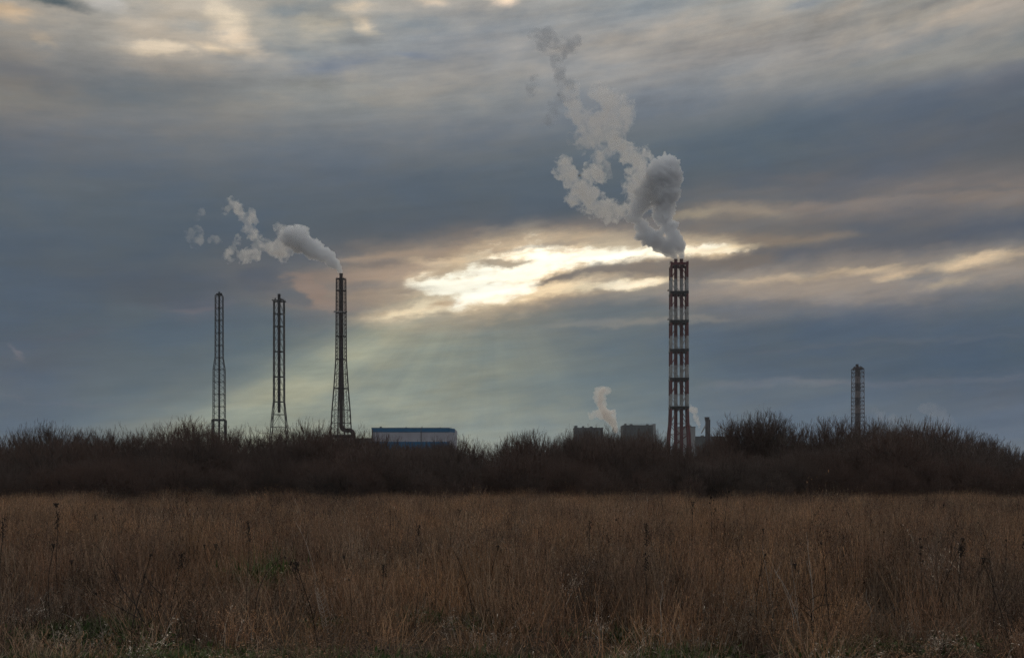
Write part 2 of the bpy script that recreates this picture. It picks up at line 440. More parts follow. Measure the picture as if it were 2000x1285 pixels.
class MB:
    """collects boxes, tubes and ribbons, then links them as one mesh object"""
    def __init__(s):
        s.v = []; s.f = []
    def box(s, c, d, rz=0.0):
        x, y, z = c; a, b, h = d[0] / 2, d[1] / 2, d[2] / 2
        i = len(s.v); cr, sr = math.cos(rz), math.sin(rz)
        for k in (-1, 1):
            for (p, q) in ((-a, -b), (a, -b), (a, b), (-a, b)):
                s.v.append((x + p * cr - q * sr, y + p * sr + q * cr, z + k * h))
        s.f += [(i, i+3, i+2, i+1), (i+4, i+5, i+6, i+7), (i, i+1, i+5, i+4), (i+1, i+2, i+6, i+5), (i+2, i+3, i+7, i+6), (i+3, i, i+4, i+7)]
        return s
    def tube(s, pts, radii, n=8, caps=True):
        pts = [Vector(p) for p in pts]
        if not isinstance(radii, (list, tuple)): radii = [radii] * len(pts)
        i0 = len(s.v)
        ref = None
        for k, p in enumerate(pts):
            t = (pts[min(k+1, len(pts)-1)] - pts[max(k-1, 0)]).normalized()
            if ref is None:
                ref = Vector((0, 0, 1)) if abs(t.z) < .9 else Vector((1, 0, 0))
            a = t.cross(ref).normalized(); b = t.cross(a)
            ref = b.cross(t) if False else ref
            for j in range(n):
                an = 2 * math.pi * j / n + math.pi / n
                s.v.append(tuple(p + (a * math.cos(an) + b * math.sin(an)) * radii[k]))
        for k in range(len(pts) - 1):
            for j in range(n):
                p = i0 + k * n + j; q = i0 + k * n + (j + 1) % n
                s.f.append((p, q, q + n, p + n))
        if caps:
            s.f.append(tuple(i0 + j for j in range(n))[::-1])
            s.f.append(tuple(i0 + (len(pts)-1) * n + j for j in range(n)))
        return s
    def ring(s, c, r_out, r_in, h, n=16):
        x, y, z = c; i = len(s.v)
        for (r, zz) in ((r_out, z - h/2), (r_out, z + h/2), (r_in, z + h/2), (r_in, z - h/2)):
            for j in range(n):
                a = 2 * math.pi * j / n
                s.v.append((x + r * math.cos(a), y + r * math.sin(a), zz))
        for k in range(4):
            for j in range(n):
                p = i + k * n + j; q = i + k * n + (j+1) % n
                k2 = (k + 1) % 4
                s.f.append((p, q, i + k2 * n + (j+1) % n, i + k2 * n + j))
        return s
    def mesh(s, name):
        me = bpy.data.meshes.new(name)
        me.from_pydata(s.v, [], s.f)
        me.update()
        return me
    def build(s, name, mat, parent=None, smooth=False, loc=None):
        o = bpy.data.objects.new(name, s.mesh(name))
        if mat: o.data.materials.append(mat)
        COL.objects.link(o)
        if parent: o.parent = parent
        if loc is not None: o.location = loc
        if smooth:
            o.data.shade_smooth()
        return o

def material(name, col, rough=0.85, var=0.25, scale=0.5, metal=0.0, extra=None, spec=0.3):
    m = bpy.data.materials.new(name); m.use_nodes = True
    t = NT(m.node_tree); b = m.node_tree.nodes['Principled BSDF']
    tcn = t.n('ShaderNodeTexCoord')
    nz = t.noise(tcn.outputs['Object'], scale, 5, 0.6)
    c = t.mix(t.smooth(nz, 0.3, 0.7), tuple(x * (1 - var) for x in col), tuple(min(1, x * (1 + var)) for x in col))
    if extra: c = extra(t, tcn, c)
    t.set(b.inputs['Base Color'], c)
    b.inputs['Roughness'].default_value = rough
    b.inputs['Metallic'].default_value = metal
    b.inputs['Specular IOR Level'].default_value = spec
    return m

# ------------------------------------------------------------------ the ground
def ground():
    m = bpy.data.materials.new("field_soil"); m.use_nodes = True
    t = NT(m.node_tree); b = m.node_tree.nodes['Principled BSDF']
    tcn = t.n('ShaderNodeTexCoord'); P = tcn.outputs['Object']
    a = t.noise(P, 0.35, 5, 0.6); c = t.noise(P, 6.0, 6, 0.7)
    col = t.mix(t.smooth(a, 0.35, 0.65), (0.060, 0.040, 0.026), (0.095, 0.066, 0.042))
    col = t.mix(t.smooth(c, 0.4, 0.75), col, (0.035, 0.027, 0.02))
    t.set(b.inputs['Base Color'], col)
    b.inputs['Roughness'].default_value = 1.0
    b.inputs['Specular IOR Level'].default_value = 0.1
    bp = t.n('ShaderNodeBump'); bp.inputs['Distance'].default_value = 0.04
    t.set(bp.inputs['Height'], c); t.set(b.inputs['Normal'], bp.outputs[0])
    # a grid, fine and uneven near the camera, coarse towards the horizon
    ax = sorted(set([-9000, -3000, -1200, -500, -250, -140, -90] + [x for x in range(-60, 61, 1)] + [90, 140, 250, 500, 1200, 3000, 9000]))
    ay = sorted(set([-9000, -2000, -400, -100, -30] + [y for y in range(0, 76, 1)] + [100, 140, 200, 350, 600, 1200, 3000, 9000]))
    vs_, fs = [], []
    for y in ay:
        for x in ax:
            z = 0.0
            if abs(x) <= 60 and 0 < y < 76:
                z = 0.10 * (mnoise.noise(Vector((x * .35, y * .35, 3.1)))) + 0.05 * mnoise.noise(Vector((x * .9, y * .9, 7.7)))
            vs_.append((x, y, z - 0.02))
    n = len(ax)
    for j in range(len(ay) - 1):
        for i in range(n - 1):
            p = j * n + i
            fs.append((p, p + 1, p + n + 1, p + n))
    me = bpy.data.meshes.new("ground"); me.from_pydata(vs_, [], fs); me.materials.append(m); me.shade_smooth()
    o = bpy.data.objects.new("ground", me); COL.objects.link(o)
    tag(o, kind='structure', label='flat dark soil of the field running to the horizon')
ground()

# ------------------------------------------------------------------ chimneys in lattice towers
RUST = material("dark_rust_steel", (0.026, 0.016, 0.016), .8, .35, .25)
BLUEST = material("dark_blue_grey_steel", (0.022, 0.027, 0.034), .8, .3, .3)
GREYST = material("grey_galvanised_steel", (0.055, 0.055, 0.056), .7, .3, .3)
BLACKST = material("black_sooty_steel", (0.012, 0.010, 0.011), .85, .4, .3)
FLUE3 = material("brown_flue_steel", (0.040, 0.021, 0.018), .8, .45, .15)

def banded(name, z_breaks, red, white, first_red=True):
    """painted bands: which paint lies at which height of the tower"""
    def extra(t, tcn, c):
        z = t.sep(tcn.outputs['Object'])[2]
        f = None
        acc = 0.0
        for i, zb in enumerate(z_breaks):
            g_ = t.m('GREATER_THAN', z, zb)
            acc = g_ if i == 0 else t.m('ADD', acc, g_)
        odd = t.m('MODULO', acc, 2.0)
        nz = t.noise(tcn.outputs['Object'], 0.6, 6, 0.65)
        st = t.noise(t.vm('MULTIPLY', tcn.outputs['Object'], (1.6, 1.6, 0.12)), 1.0, 4, 0.6)
        w = t.mix(t.smooth(nz, .42, .7), white, tuple(x * .55 for x in white))
        w = t.mix(t.smooth(st, .5, .72, 0, .6), w, (0.10, 0.055, 0.04))
        r = t.mix(t.smooth(nz, .4, .7), red, tuple(x * .6 for x in red))
        return t.mix(odd, w, r) if first_red else t.mix(odd, r, w)
    return material(name, (0.1, 0.1, 0.1), .6, .1, .5, extra=extra)

def lattice(root, levels, half, rot, leg_r, ring_r, brace_r, mat, pattern, sub=None, zf=None, n_legs=4, rails=None):
    """levels: heights top to bottom; half(z) = half diagonal distance of a leg; parts go under root"""
    def corner(k, z):
        a = rot + math.pi / 4 + 2 * math.pi * k / n_legs
        r = half(z)
        return Vector((r * math.cos(a), r * math.sin(a), z))
    allz = sorted(set(levels))
    for k in range(n_legs):
        pts = [corner(k, z) for z in allz]
        if len(pts) > 1:
            MB().tube(pts, leg_r, 8).build('leg', mat, root, smooth=False)
    for z in levels:
        rr = ring_r[z] if isinstance(ring_r, dict) else ring_r
        mb = MB()
        for k in range(n_legs):
            a, b = corner(k, z), corner((k + 1) % n_legs, z)
            mb.tube([a, b], rr, 4)
        mb.build('ring_beam', mat, root)
    lv = sorted(levels, reverse=True)
    for i in range(len(lv) - 1):
        z1, z0 = lv[i], lv[i+1]
        for k in range(n_legs):
            a1, b1 = corner(k, z1), corner((k+1) % n_legs, z1)
            a0, b0 = corner(k, z0), corner((k+1) % n_legs, z0)
            pt = pattern(i)
            mb = MB()
            if pt == 'X':
                mb.tube([a1, b0], brace_r, 4); mb.tube([b1, a0], brace_r, 4)
            elif pt == 'A':
                mid = (a1 + b1) / 2
                mb.tube([mid, a0], brace_r, 4); mb.tube([mid, b0], brace_r, 4)
            elif pt == 'V':
                mid = (a0 + b0) / 2
                mb.tube([mid, a1], brace_r, 4); mb.tube([mid, b1], brace_r, 4)
            elif pt == 'K':
                mid = (a0 + b0) / 2; m1 = (a1 + b1) / 2
                mb.tube([m1, a0], brace_r, 4); mb.tube([m1, b0], brace_r, 4); mb.tube([m1, mid], brace_r * .8, 4)
            elif pt[0] == 'N':               # n small crossed bays between two rings
                nb = int(pt[1:])
                for j in range(nb):
                    t0, t1 = j / nb, (j + 1) / nb
                    p0, p1 = a1.lerp(a0, t0), a1.lerp(a0, t1)
                    q0, q1 = b1.lerp(b0, t0), b1.lerp(b0, t1)
                    if j: mb.tube([p0, q0], brace_r, 4)
                    mb.tube([p0, q1], brace_r, 4); mb.tube([q0, p1], brace_r, 4)
            mb.build('brace', mat, root)

def piecewise(pts):
    pts = sorted(pts)
    def f(z):
        if z <= pts[0][0]: return pts[0][1]
        for (z0, h0), (z1, h1) in zip(pts, pts[1:]):
            if z <= z1: return h0 + (h1 - h0) * (z - z0) / (z1 - z0)
        return pts[-1][1]
    return f

def tower_root(name, px, D):
    return empty(name, ((px - 1000) / F * D, D, 0)), D / F
def Z(py, D): return CAMH + (HY - py) / F * D

# --- red and white twin-flue tower
D = 669.0
T, s = tower_root('chimney_tower', 1325.5, D)
tag(T, 'tall red and white banded lattice tower round two flues, thick steam rising from it', 'chimney')
bands = [545, 574, 602, 630, 658.5, 686, 714, 741.6, 771, 797]
zb = sorted(Z(y, D) for y in bands)
RW = banded('red_and_white_tower_paint', zb, (0.125, 0.018, 0.022), (0.42, 0.425, 0.425), first_red=False)
RWF = RW
lev_py = [518.5, 545, 574, 602, 630, 658.5, 686, 714, 741.6, 771, 797, 827]
lev = [Z(y, D) for y in lev_py] + [Z(848, D), Z(878, D), 0.0]
plat = {Z(y, D) for y in (518.5, 574, 630, 686, 741.6, 797)}
k = math.sqrt(2) * s
half = piecewise([(0, 23 * k), (Z(848, D), 19.2 * k), (Z(820, D), 16.2 * k), (Z(797, D), 16.0 * k), (Z(518, D), 15.2 * k)])
ROT = rad(-4)
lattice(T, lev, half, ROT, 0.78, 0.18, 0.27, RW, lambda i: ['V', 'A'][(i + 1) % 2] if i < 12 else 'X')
for z in plat:
    mb = MB(); w = half(z) * math.sqrt(2)
    cr, sr = math.cos(ROT), math.sin(ROT)
    for sgn in (-1, 1):
        for axs in (0, 1):
            off = sgn * w / 2
            c = (off * cr, off * sr) if axs == 0 else (-off * sr, off * cr)
            d = (1.6, w + 1.6, 1.7) if axs == 0 else (w - 1.6, 1.6, 1.7)
            mb.box((c[0], c[1], z), d, ROT)
    for xo in (-2.05, 2.05):
        mb.box((xo * cr, xo * sr, z - .1), (3.1, w - 1.7, .5), ROT)
    pl = mb.build('platform', BLACKST if z != Z(518.5, D) else RW, T)
    rl = MB()
    for a in range(4):
        p, q = a * math.pi / 2 + math.pi / 4 + ROT, (a + 1) * math.pi / 2 + math.pi / 4 + ROT
        r = half(z) + .9
        A = Vector((r * math.cos(p), r * math.sin(p), z + 1.9)); B = Vector((r * math.cos(q), r * math.sin(q), z + 1.9))
        rl.tube([A, B], .06, 4)
        for j in range(9):
            c = A.lerp(B, j / 8); rl.tube([c, c - Vector((0, 0, 1.2))], .05, 4)
    rl.build('railing', RUST, pl)
for xo in (-1.98, 1.85):
    cx, cy_ = xo * math.cos(ROT), xo * math.sin(ROT)
    fl = MB().tube([(cx, cy_, 0), (cx, cy_, Z(660, D)), (cx, cy_, Z(506.5, D))], [1.22, 1.2, 1.12], 24).build('flue', RWF, T, smooth=False)
    MB().ring((cx, cy_, Z(507.2, D)), 1.26, .95, .5, 24).build('rim', BLACKST, fl)
# leg head extensions, lightning rods, lamps
for a in range(4):
    an = ROT + math.pi / 4 + a * math.pi / 2; r = half(Z(518, D))
    MB().tube([(r * math.cos(an), r * math.sin(an), Z(518, D) + .5), (r * math.cos(an), r * math.sin(an), Z(514.5, D))], [.8, .7], 8).build('leg_head', RW, T)
MB().tube([(-6.6, -4.5, Z(518, D)), (-6.6, -4.5, Z(512, D))], .07, 4).build('lightning_rod', RUST, T)
MB().tube([(5.8, -4.5, Z(517, D)), (5.8, -4.5, Z(511, D))], .07, 4).build('lightning_rod', RUST, T)
for y in (571, 627):
    MB().box((-7.9, -5.6, Z(y, D)), (1.3, .5, .5)).tube([(-7.9, -5.6, Z(y, D)), (-7.9, -5.6, Z(y, D) + .9)], .22, 6).build('warning_lamp', RUST, T)
lad = MB()
for sx in (4.2, 4.7): lad.tube([(sx, -5.9, 0), (sx, -5.9, Z(520, D))], .05, 4)
for j in range(240): lad.tube([(4.2, -5.9, 8 + j * .6), (4.7, -5.9, 8 + j * .6)], .035, 3)
tag(lad.build('ladder', RW, T), kind='stuff')

# --- slender tower with one thin flue and a widened lower half
D = 620.0
T, s = tower_root('chimney_tower', 428.3, D); k = math.sqrt(2) * s
tag(T, 'leftmost chimney, slender dark blue lattice tower that widens in its lower half', 'chimney')
pys = [577.5, 602, 626, 650.5, 674.7, 698.7, 721.8, 746, 770, 794, 818.8]
half = piecewise([(0, 11.5 * k), (Z(823, D), 10.8 * k), (Z(721.8, D), 10.4 * k), (Z(698.7, D), 7.3 * k), (Z(577, D), 7.0 * k)])
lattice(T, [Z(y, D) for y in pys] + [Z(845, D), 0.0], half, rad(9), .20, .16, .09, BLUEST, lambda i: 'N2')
fl = MB().tube([(0, 0, 0), (0, 0, Z(574, D))], [.62, .55], 14).build('flue', BLUEST, T)
MB().tube([(0, 0, Z(574, D)), (0, 0, Z(570.4, D))], [.50, .50], 12).ring((0, 0, Z(571, D)), .66, .45, .4, 12).build('flue_tip', BLUEST, fl)
hd = MB()
for zz, r in ((574.2, 1.25), (576.2, 2.0)): hd.ring((0, 0, Z(zz, D)), r, .6, .35, 12)
hd.box((-1.5, 0, Z(575, D)), (.8, .8, 1.1)); hd.box((1.2, .3, Z(574.5, D)), (.9, .8, 1.3))
hd.build('head_platform', BLUEST, T)
mb = MB(); z = Z(820.5, D)
mb.box((0, 0, z), (25.5 * s, 25.5 * s, .7), rad(9))
for a in range(4):
    an = a * math.pi / 2 + rad(9) + math.pi / 4; r = 12.3 * k
    mb.tube([(r * math.cos(an), r * math.sin(an), z), (r * math.cos(an), r * math.sin(an), 0)], .3, 6)
mb.build('base_platform', BLUEST, T)
for y in pys[1:-1]:
    MB().ring((0, 0, Z(y, D)), .95, .6, .35, 12).build('flue_collar', BLUEST, T)

# --- tower with the black stack that ends above its splayed legs
D = 600.0
T, s = tower_root('chimney_tower', 545.2, D); k = math.sqrt(2) * s
tag(T, 'black smokeless stack hung in a grey lattice tower with splayed legs, second from left', 'chimney')
pys = [588.7, 613.5, 637.8, 662.6, 686.9, 711.4, 736, 760.5, 784.7, 809.6, 834]
half = piecewise([(0, 22 * k), (Z(834, D), 14.2 * k), (Z(809.6, D), 12.3 * k), (Z(784.7, D), 9.9 * k), (Z(588, D), 9.5 * k)])
lattice(T, [Z(y, D) for y in pys] + [Z(870, D), 0.0], half, rad(6), .27, .18, .12, GREYST, lambda i: 'K' if i < 10 else 'X')
fl = MB().tube([(0, 0, Z(805.5, D)), (0, 0, Z(800, D)), (0, 0, Z(574.5, D))], [.80, .90, .86], 20).build('flue', BLACKST, T)
for y in (588.7, 613.5, 637.8, 686.9, 736, 784.7):
    MB().ring((0, 0, Z(y, D)), 1.35, .88, .45, 16).box((0, 0, Z(y, D)), (19 * s, .5, .3), rad(6)).build('flue_collar', BLACKST, T)
mb = MB(); z = Z(588, D); w = 10.4 * s
for sgn in (-1, 1):
    mb.box((0, sgn * w, z), (2 * w + .8, .8, .35)); mb.box((sgn * w, 0, z), (.8, 2 * w - .8, .35))
pf = mb.build('platform', GREYST, T)
rl = MB()
for sx in (-1, 1):
    for sy in (-1, 1):
        rl.tube([(sx * w, sy * w, z), (sx * w, sy * w, z + 1.2)], .07, 4)
    rl.tube([(-w, sx * w, z + 1.2), (w, sx * w, z + 1.2)], .05, 4).tube([(sx * w, -w, z + 1.2), (sx * w, w, z + 1.2)], .05, 4)
rl.build('railing', GREYST, pf)
for xo, h in ((-2.1, 1.6), (1.5, 1.3), (2.4, 1.0)):
    MB().tube([(xo, -1, z), (xo, -1, z + h)], [.3, .38], 8).build('warning_lamp', BLACKST, T)

# --- the smoking tower with flared legs and a flue that bends away at its foot
D = 571.0
T, s = tower_root('chimney_tower', 666.3, D); k = s / math.cos(rad(27))
tag(T, 'dark rusty tower with flared legs and steam drifting left from its single flue', 'chimney')
pys = [545, 568, 590, 611, 634, 657, 680, 702, 730, 758.6, 800, 826]
half = piecewise([(0, 23 * k), (Z(845, D), 18.6 * k), (Z(800, D), 16.2 * k), (Z(758.6, D), 13 * k), (Z(702, D), 9.5 * k), (Z(545, D), 8.5 * k)])
thick = {}
lv = [Z(y, D) for y in pys] + [Z(850, D), 0.0]
for z_ in lv: thick[z_] = .16
for y in (568, 657, 702, 758.6): thick[Z(y, D)] = .3
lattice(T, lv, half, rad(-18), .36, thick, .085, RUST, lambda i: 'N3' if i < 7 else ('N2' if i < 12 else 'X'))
inner = MB()
for a in range(4):
    an = rad(-18 + 45 + 45 + 90 * a); 
    pts = [(half(z_) * .74 * math.cos(an), half(z_) * .74 * math.sin(an), z_) for z_ in sorted(lv)]
    inner = MB().tube(pts, .13, 6); inner.build('inner_post', RUST, T)
zt_, zb_ = Z(534.6, D), Z(830, D)
pts = [(0, 0, zt_), (0, 0, Z(700, D)), (0, 0, zb_)]
for j in range(1, 7):
    a = j / 6 * math.pi / 2
    pts.append((3.0 * (1 - math.cos(a)), 0, zb_ - 3.0 * math.sin(a)))
x1 = 4.6
pts += [(x1, 0, zb_ - 3.0)]
for j in range(1, 7):
    a = j / 6 * math.pi / 2
    pts.append((x1 + 2.4 * math.sin(a), 0, zb_ - 3.0 - 2.4 * (1 - math.cos(a))))
pts += [(x1 + 2.4, 0, 0)]
fl = MB().tube(pts[::-1], [1.25] * (len(pts) - 3) + [1.1, 1.02, .95], 20).build('flue', FLUE3, T, smooth=False)
MB().ring((0, 0, zt_ - .3), 1.08, .8, .6, 20).build('rim', BLACKST, fl)
for y, r in ((545, 2.3), (568, 1.9), (657, 2.3), (702, 1.9), (758.6, 1.7)):
    MB().ring((0, 0, Z(y, D)), r, 1.06, .45, 16).build('platform', RUST, T)
for an in range(0, 360, 45):
    r = 2.75
    MB().tube([(r * math.cos(rad(an)), r * math.sin(rad(an)), Z(545, D)), (r * math.cos(rad(an)), r * math.sin(rad(an)), Z(542.5, D))], .16, 5).build('railing_post', RUST, T)
LAMPW = material("pale_antenna_housing", (0.35, 0.35, 0.36), .6, .15, 1.0)
pf = MB().ring((0, 0, Z(610.5, D)), 3.2, 2.3, .5, 16).build('antenna_platform', LAMPW, T)
for xo in (-3.45, 3.1):
    mb = MB(); c = Vector((xo, -1.2, Z(609.6, D)))
    mb.tube([c + Vector((0, -.45, 0)), c + Vector((0, .1, 0)), c + Vector((0, .35, 0))], [.55, .55, .25], 14)
    mb.tube([c + Vector((0, .2, 0)), c + Vector((-xo * .25, .6, 0))], .1, 5)
    mb.build('dish_antenna', BLACKST if xo > 0 else LAMPW, T)
duct = MB().box((.6, 0, Z(852, D)), (14, 3.4, 1.7))
for xo in (-5, -1, 3, 6.5): duct.box((xo, 0, Z(852, D) / 2 - .5), (.6, .6, Z(852, D) - 1))
duct.build('duct_rack', BLACKST, T)

# --- hazy tower on the right
D = 860.0
T, s = tower_root('chimney_tower', 1675.2, D); k = s * math.sqrt(2)
tag(T, 'short hazy chimney with knobbed top rising alone behind the trees on the right', 'chimney')
zb = sorted(Z(y, D) for y in (736, 748.6, 764, 776.7, 792, 806.8))
RW5 = banded('muted_band_paint', zb, (0.055, 0.036, 0.042), (0.21, 0.17, 0.17), first_red=False)  # red and white bands in muted tones of low contrast
pys = [720, 728, 736, 748.6, 756, 764, 776.7, 784, 792, 799, 806.8, 815, 823]
half = piecewise([(0, 9.8 * k), (Z(720, D), 8.6 * k)])
lattice(T, [Z(y, D) for y in pys] + [Z(850, D), 0], half, rad(5), .3, .2, .13, RW5, lambda i: 'X')
for a in range(4):
    an = rad(5 + 90 * a); r_ = 8.6 * s * .62
    MB().tube([(r_ * math.cos(an + .5), r_ * math.sin(an + .5), z_) for z_ in (0, Z(720, D))], .22, 6).build('inner_post', RW5, T)
fl = MB().tube([(0, 0, 0), (0, 0, Z(716, D))], [1.75, 1.6], 20).build('flue', RW5, T)
MB().tube([(-.6, 0, Z(716, D)), (-.6, 0, Z(711.5, D))], [1.3, 1.25], 16).build('flue_tip', RUST, fl)
for xo, w in ((-2.9, 1.0), (2.5, 1.2)):
    zc = Z(718, D)
    MB().tube([(xo, 0, zc - 1.3), (xo, 0, zc - .2), (xo, 0, zc + .5), (xo, 0, zc + .9)], [w, w, w * .7, w * .2], 12).build('knob', RUST, T)
mb = MB()
for i in range(4):
    sx, sy = [(-1, -1), (1, -1), (1, 1), (-1, 1)][i]
    q = [(1, -1), (1, 1), (-1, 1), (-1, -1)][i]
    w = 8.6 * s
    mb.tube([(sx * w, sy * w, Z(721, D)), (q[0] * w, q[1] * w, Z(721, D))], .42, 5)
    mb.tube([(sx * w, sy * w, Z(721, D)), (sx * 1.7, sy * 1.7, Z(715.5, D))], .3, 5)
mb.build('head_frame', RUST, T)

# ------------------------------------------------------------------ the blue and white warehouse
D = 420.0; s = D / F
WH = empty('warehouse', ((726 - 1000) * s, D, 0))
tag(WH, 'long pale flat-roofed warehouse with a bright blue band along its roof', 'warehouse')
WPAN = material("pale_sheet_cladding", (0.42, 0.42, 0.48), .55, .08, .3, spec=.4)
BLUE = material("blue_sheet_cladding", (0.012, 0.135, 0.29), .5, .1, .3, spec=.4)
ROOFM = material("grey_roof_felt", (0.12, 0.12, 0.13), .9, .2, .4)
Lw = 151.5 * s; zt_ = Z(836, D); zf = Z(843.6, D); zbse = Z(862.5, D); rz = 0.0
skew = 9 * s
dep = 26.0
MB().box((Lw / 2, dep / 2 + .2, zt_ / 2 - .3), (Lw - .2, dep - .3, zt_ - .8)).build('wall', WPAN, WH)
MB().box((Lw / 2, dep / 2, zt_ + .05), (Lw + .3, dep + .4, .3)).build('roof', ROOFM, WH)
MB().box((Lw / 2, -.12, (zt_ + zf) / 2), (Lw, .3, zt_ - zf)).build('fascia', BLUE, WH)
npan = 14
for i in range(npan):
    w = Lw / npan
    for (za, zc) in ((zbse, (zbse + zf) / 2), ((zbse + zf) / 2, zf)):
        MB().box(((i + .5) * w, -.03 - .02 * ((i * 7) % 3), (za + zc) / 2), (w - .07, .16, zc - za - .07)).build('cladding_panel', WPAN, WH)
MB().box((Lw / 2, -.06, zbse / 2), (Lw, .22, zbse - .02)).build('base_band', BLUE, WH)
# the narrow end, turned away from the view
e = MB(); a, b = Vector((Lw, -.1, 0)), Vector((Lw + skew, 5.2, 0))
def wallq(name, p, q, z0, z1, mat):
    mb = MB(); t_ = (q - p); L = t_.length; c = (p + q) / 2
    mb.box((c.x, c.y, (z0 + z1) / 2), (L, .3, z1 - z0), math.atan2(t_.y, t_.x)); return mb.build(name, mat, WH)
wallq('end_fascia', a, b, zf, zt_, BLUE); wallq('end_wall', a, b, 0, zf - .01, WPAN)
MB().box((Lw + skew - .2, dep / 2 + 2.5, zt_ / 2), (.3, dep - 5, zt_)).build('side_wall', WPAN, WH)
MB().box((Lw + skew / 2 - .2, dep / 2 + 3, zt_ - .3), (skew - .2, dep - 6, .3)).build('side_roof', ROOFM, WH)
MB().box((.35, -.3, zt_ / 2), (.5, .2, zt_ - 1)).build('downpipe', ROOFM, WH)
MB().box((96.5 * s, -.3, zt_ / 2 + 1), (.22, .2, zt_ - 2)).build('downpipe', ROOFM, WH)
for px, w, h in ((742, 3.6, 2.1), (792, 1.8, 1.2), (823, .8, 2.4), (859, 2.2, .8), (880, 1.2, .8)):
    MB().box(((px - 726) * s, 3, zt_ + .2 + h * s / 2), (w * s, 1.2, h * s)).box(((px - 726) * s, 3, zt_ + .24 + h * s), (w * s + .15, 1.4, .1)).build('roof_vent', ROOFM, WH)

# ------------------------------------------------------------------ far plant buildings
D = 900.0; s = D / F
FAR1 = material("grey_green_render", (0.10, 0.112, 0.118), .85, .15, .1)
FAR2 = material("pale_far_concrete", (0.30, 0.31, 0.32), .85, .12, .1)
GLASS = material("dark_window_glass", (0.065, 0.07, 0.075), .35, .1, 1.0, spec=.4)
def block(name, px0, px1, py_t, dep, mat, label, cat='building', D=D):
    s = D / F
    r = empty(name, ((px0 - 1000) * s, D, 0)); tag(r, label, cat)
    w = (px1 - px0) * s; h = Z(py_t, D)
    MB().box((w / 2, dep / 2, h / 2), (w, dep, h)).build('wall', mat, r)
    MB().box((w / 2, dep / 2, h + .25), (w + .6, dep + .6, .5)).build('roof', ROOFM, r)
    return r, w, h, s
B, w, h, s_ = block('boiler_house', 1217.7, 1275.5, 831, 24, FAR1, 'grey boiler house with rows of windows, left of the red and white tower')
for r_ in range(4):
    for c_ in range(9):
        f = MB().box((1.7 + c_ * (w - 3.4) / 8, -.06, h - 3.2 - r_ * 3.6), (1.8, .2, 2.3)).build('window', GLASS, B)
for px, ww, hh in ((1222, 3.5, 3), (1233, 5, 2), (1265, 4, 2)):
    MB().box(((px - 1217.7) * s_, 3, h + .5 + hh * s_ / 2), (ww * s_, 3, hh * s_)).build('roof_housing', FAR1, B)
rl = MB()
for j in range(28): rl.box((1 + j * (w - 2) / 27, .1, h + 1.1), (.12, .12, 1.3))
rl.box((w / 2, .1, h + 1.8), (w - 1.6, .12, .12)); tag(rl.build('roof_railing', ROOFM, B), kind='stuff')
MB().box((w + 1.2, 8, h / 2 + .8), (2.3, 16, h + 1.6)).build('stair_tower', FAR2, B)
B, w, h, s_ = block('boiler_house', 1122.5, 1178, 836, 22, FAR1, 'dim grey plant block almost hidden by trees at the foot of the small steam puff')
for px, ww, hh in ((1125, 6, 4), (1139, 4, 3), (1155, 6, 2.4)):
    MB().box(((px - 1122.5) * s_, 3, h + .5 + hh * s_ / 2), (ww * s_, 3, hh * s_)).build('roof_housing', FAR1, B)
for r_ in range(3):
    for c_ in range(8):
        MB().box((1.8 + c_ * (w - 3.6) / 7, -.06, h - 3.2 - r_ * 3.6), (1.8, .2, 2.3)).build('window', GLASS, B)
B, w, h, s_ = block('workshop', 1327, 1358, 834, 20, FAR2, 'low hazy workshop directly behind the foot of the red and white tower')
MB().box((w * .6, 3, h + 1), (w * .3, 5, 1.6)).build('roof_housing', FAR2, B)
B, w, h, s_ = block('annex_building', 1359.5, 1426, 853, 14, FAR1, 'long low dark annex under the hopper and the thin stack')
MB().box((w * .2, 3, h + .9), (w * .08, 4, 1.2)).build('roof_housing', FAR2, B)
B, w, h, s_ = block('shed', 662, 724, 857, 12, FAR1, 'low dark shed between the flared tower and the warehouse', D=560.0)
MB().box((w * .5, -.1, h * .6), (w * .7, .2, 1.2)).build('window', GLASS, B)
# hopper and thin stack
HZ = material("dark_plant_steel", (0.055, 0.05, 0.055), .8, .3, .2)
D = 890.0; s = D / F
T = empty('hopper_tower', ((1380.8 - 1000) * s, D, 0)); tag(T, 'dark hopper tower with a wide flared top and sloping conveyor', 'silo')
MB().tube([(0, 0, 0), (0, 0, Z(832, D)), (0, 0, Z(824, D)), (0, 0, Z(819, D)), (0, 0, Z(814.8, D))], [4.2 * s, 3.4 * s, 3.2 * s, 4.4 * s, 4.8 * s], 12).build('hopper', HZ, T)
MB().ring((0, 0, Z(815.2, D)), 5.0 * s, 4.2 * s, .6, 12).build('rim', HZ, T)
MB().tube([(-3 * s, 0, Z(831, D)), (-11 * s, 0, Z(846, D))], [1.5 * s, 1.5 * s], 4).build('conveyor', FAR2, T)
T = empty('thin_stack', ((1388.6 - 1000) * s, D + 8, 0)); tag(T, 'thin capped grey stack standing right beside the hopper tower', 'chimney')
MB().tube([(0, 0, 0), (0, 0, Z(819, D))], 2.2 * s, 14).build('shaft', HZ, T)
MB().ring((0, 0, Z(818.3, D)), 2.7 * s, 1.6 * s, .7, 14).build('cap_ring', FAR2, T)

# ------------------------------------------------------------------ bare trees and thicket
PROTO = bpy.data.collections.new("prototypes")     # never linked to the scene

